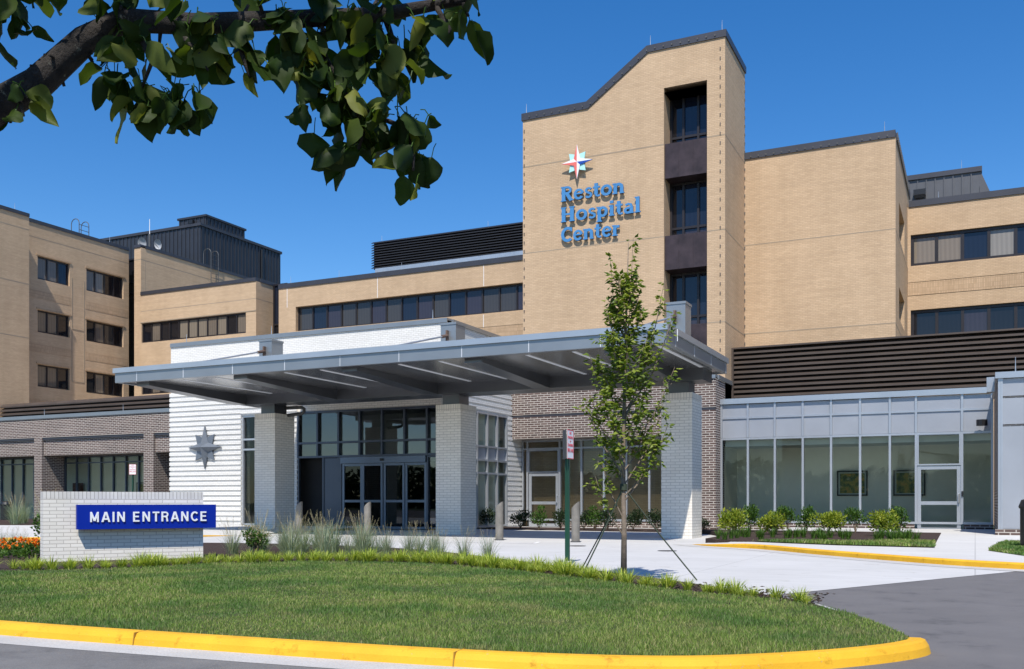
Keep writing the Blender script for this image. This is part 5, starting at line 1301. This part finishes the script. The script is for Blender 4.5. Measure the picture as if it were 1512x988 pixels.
# sign posts
def sign_post(loc, h, ang, label, back=False):
    t = thing('sign_post', label, 'sign', loc); x, y, z = loc; mb = MB()
    mb.obox((x-.035, y-.02, z), (.07, 0, 0), (0, .04, 0), (0, 0, h-.05)); mb.build('post', 'post_green', t)
    U = V((math.cos(ang), math.sin(ang), 0)); Nn = V((U.y, -U.x, 0)); Fp = frame(V((x, y, 0))-U*.15+Nn*.045, U, Nn); sh = .46; z0 = h-.44+z
    mb = MB(); lbox(mb, Fp, 0, .30, 0, .006, z0, z0+sh); pl = mb.build('sign_plate', 'star_white', t)
    mb = MB(); 
    for a, b, c, d in ((0, .3, z0, z0+.012), (0, .3, z0+sh-.012, z0+sh), (0, .012, z0+.012, z0+sh-.012), (.288, .3, z0+.012, z0+sh-.012)): lbox(mb, Fp, a, b, .0065, .008, c, d)
    mb.build('red_border', 'sign_red', t)
    for txt, zz, w, cap in (('NO', .385, .09, .045), ('PARKING', .315, .24, .045), ('OR', .265, .06, .025), ('STANDING', .195, .24, .045), ('FIRE LANE', .105, .25, .06)):
        lettering(txt, Fp(.15-w/2, .0066, z0+zz), U, Nn, w, cap, .002, 'sign_red', 'sign_red', t, off=.01)
    if back:
        U2 = V((math.cos(R(122)), math.sin(R(122)), 0)); N2 = V((U2.y, -U2.x, 0)); F2 = frame(V((x, y, 0))-U*.16+Nn*.03, U2, N2); mb = MB(); lbox(mb, F2, 0, .3, 0, .006, z0, z0+sh); mb.build('second_plate', 'iron', t)
sign_post((-5.84, 14.25, .07), 2.06, R(25.56+67), 'green post with red and white no parking sign in the island bed', True)
sign_post((-33.6, 31.4, .12), 2.55, R(25.56+8), 'distant no parking sign on a green post before the brown brick wing')
# bins
def bin_(loc, label, s=1.):
    t = thing('litter_bin', label, 'bin', loc); x, y, z = loc; mb = MB(); mb.tube([(x, y, z), (x, y, z+.78*s)], .29*s, 20); mb.build('body', 'black_plastic', t)
    mb = MB(); mb.tube([(x, y, z+.78*s), (x, y, z+.82*s), (x, y, z+.95*s), (x, y, z+1.0*s)], [.31*s, .32*s, .27*s, .12*s], 20); mb.build('lid', 'black_plastic', t)
bin_((1.10, 21.9, .1), 'black round litter bin at the right edge beside the grass patch', 1.0)
bin_((-44.0, 33.0, .12), 'small black litter bin against the brown brick pier at the far left', .95)

# ------------------------------------------------------------------ camera, light, world
cam = bpy.data.cameras.new('camera'); co = bpy.data.objects.new('camera', cam); col.objects.link(co)
co.location = (0, 0, 1.0); co.rotation_euler = (R(90), 0, R(25.56)); cam.sensor_width = 36; cam.lens = 1430/1512*36
cam.shift_y = (742-494)/1512; cam.clip_end = 3000; cam.clip_start = .05; sc.camera = co
AZ, EL = 17, 55
to_sun = V((math.sin(R(AZ))*math.cos(R(EL)), -math.cos(R(AZ))*math.cos(R(EL)), math.sin(R(EL))))
sl = bpy.data.lights.new('sun', 'SUN'); sl.energy = 4.2; sl.angle = R(.5); sl.color = (1, .945, .865)
so = bpy.data.objects.new('sun', sl); col.objects.link(so); so.rotation_euler = to_sun.to_track_quat('Z', 'Y').to_euler(); so.location = (5, -10, 30)
w = bpy.data.worlds.new('World'); sc.world = w; w.use_nodes = True; nt = w.node_tree; nt.nodes.clear()
sky = nt.nodes.new('ShaderNodeTexSky'); sky.sky_type = 'NISHITA'; sky.sun_disc = False; sky.sun_elevation = R(EL); sky.sun_rotation = math.atan2(to_sun.x, to_sun.y)
sky.altitude = 0; sky.air_density = 1.0; sky.dust_density = .2; sky.ozone_density = 3.0
bg = nt.nodes.new('ShaderNodeBackground'); bg.inputs['Strength'].default_value = .105
out = nt.nodes.new('ShaderNodeOutputWorld'); hs_ = nt.nodes.new('ShaderNodeHueSaturation'); hs_.inputs['Saturation'].default_value = 1.36; hs_.inputs['Value'].default_value = 1.12; hs_.inputs['Hue'].default_value = .506
nt.links.new(sky.outputs[0], hs_.inputs['Color']); nt.links.new(hs_.outputs[0], bg.inputs[0]); nt.links.new(bg.outputs[0], out.inputs[0])
vs = sc.view_settings; vs.view_transform = 'Standard'; vs.look = 'None'; vs.exposure = .42; vs.gamma = 1; vs.use_curve_mapping = False
sc.cycles.max_bounces = 8; sc.cycles.transparent_max_bounces = 12; sc.cycles.use_denoising = True
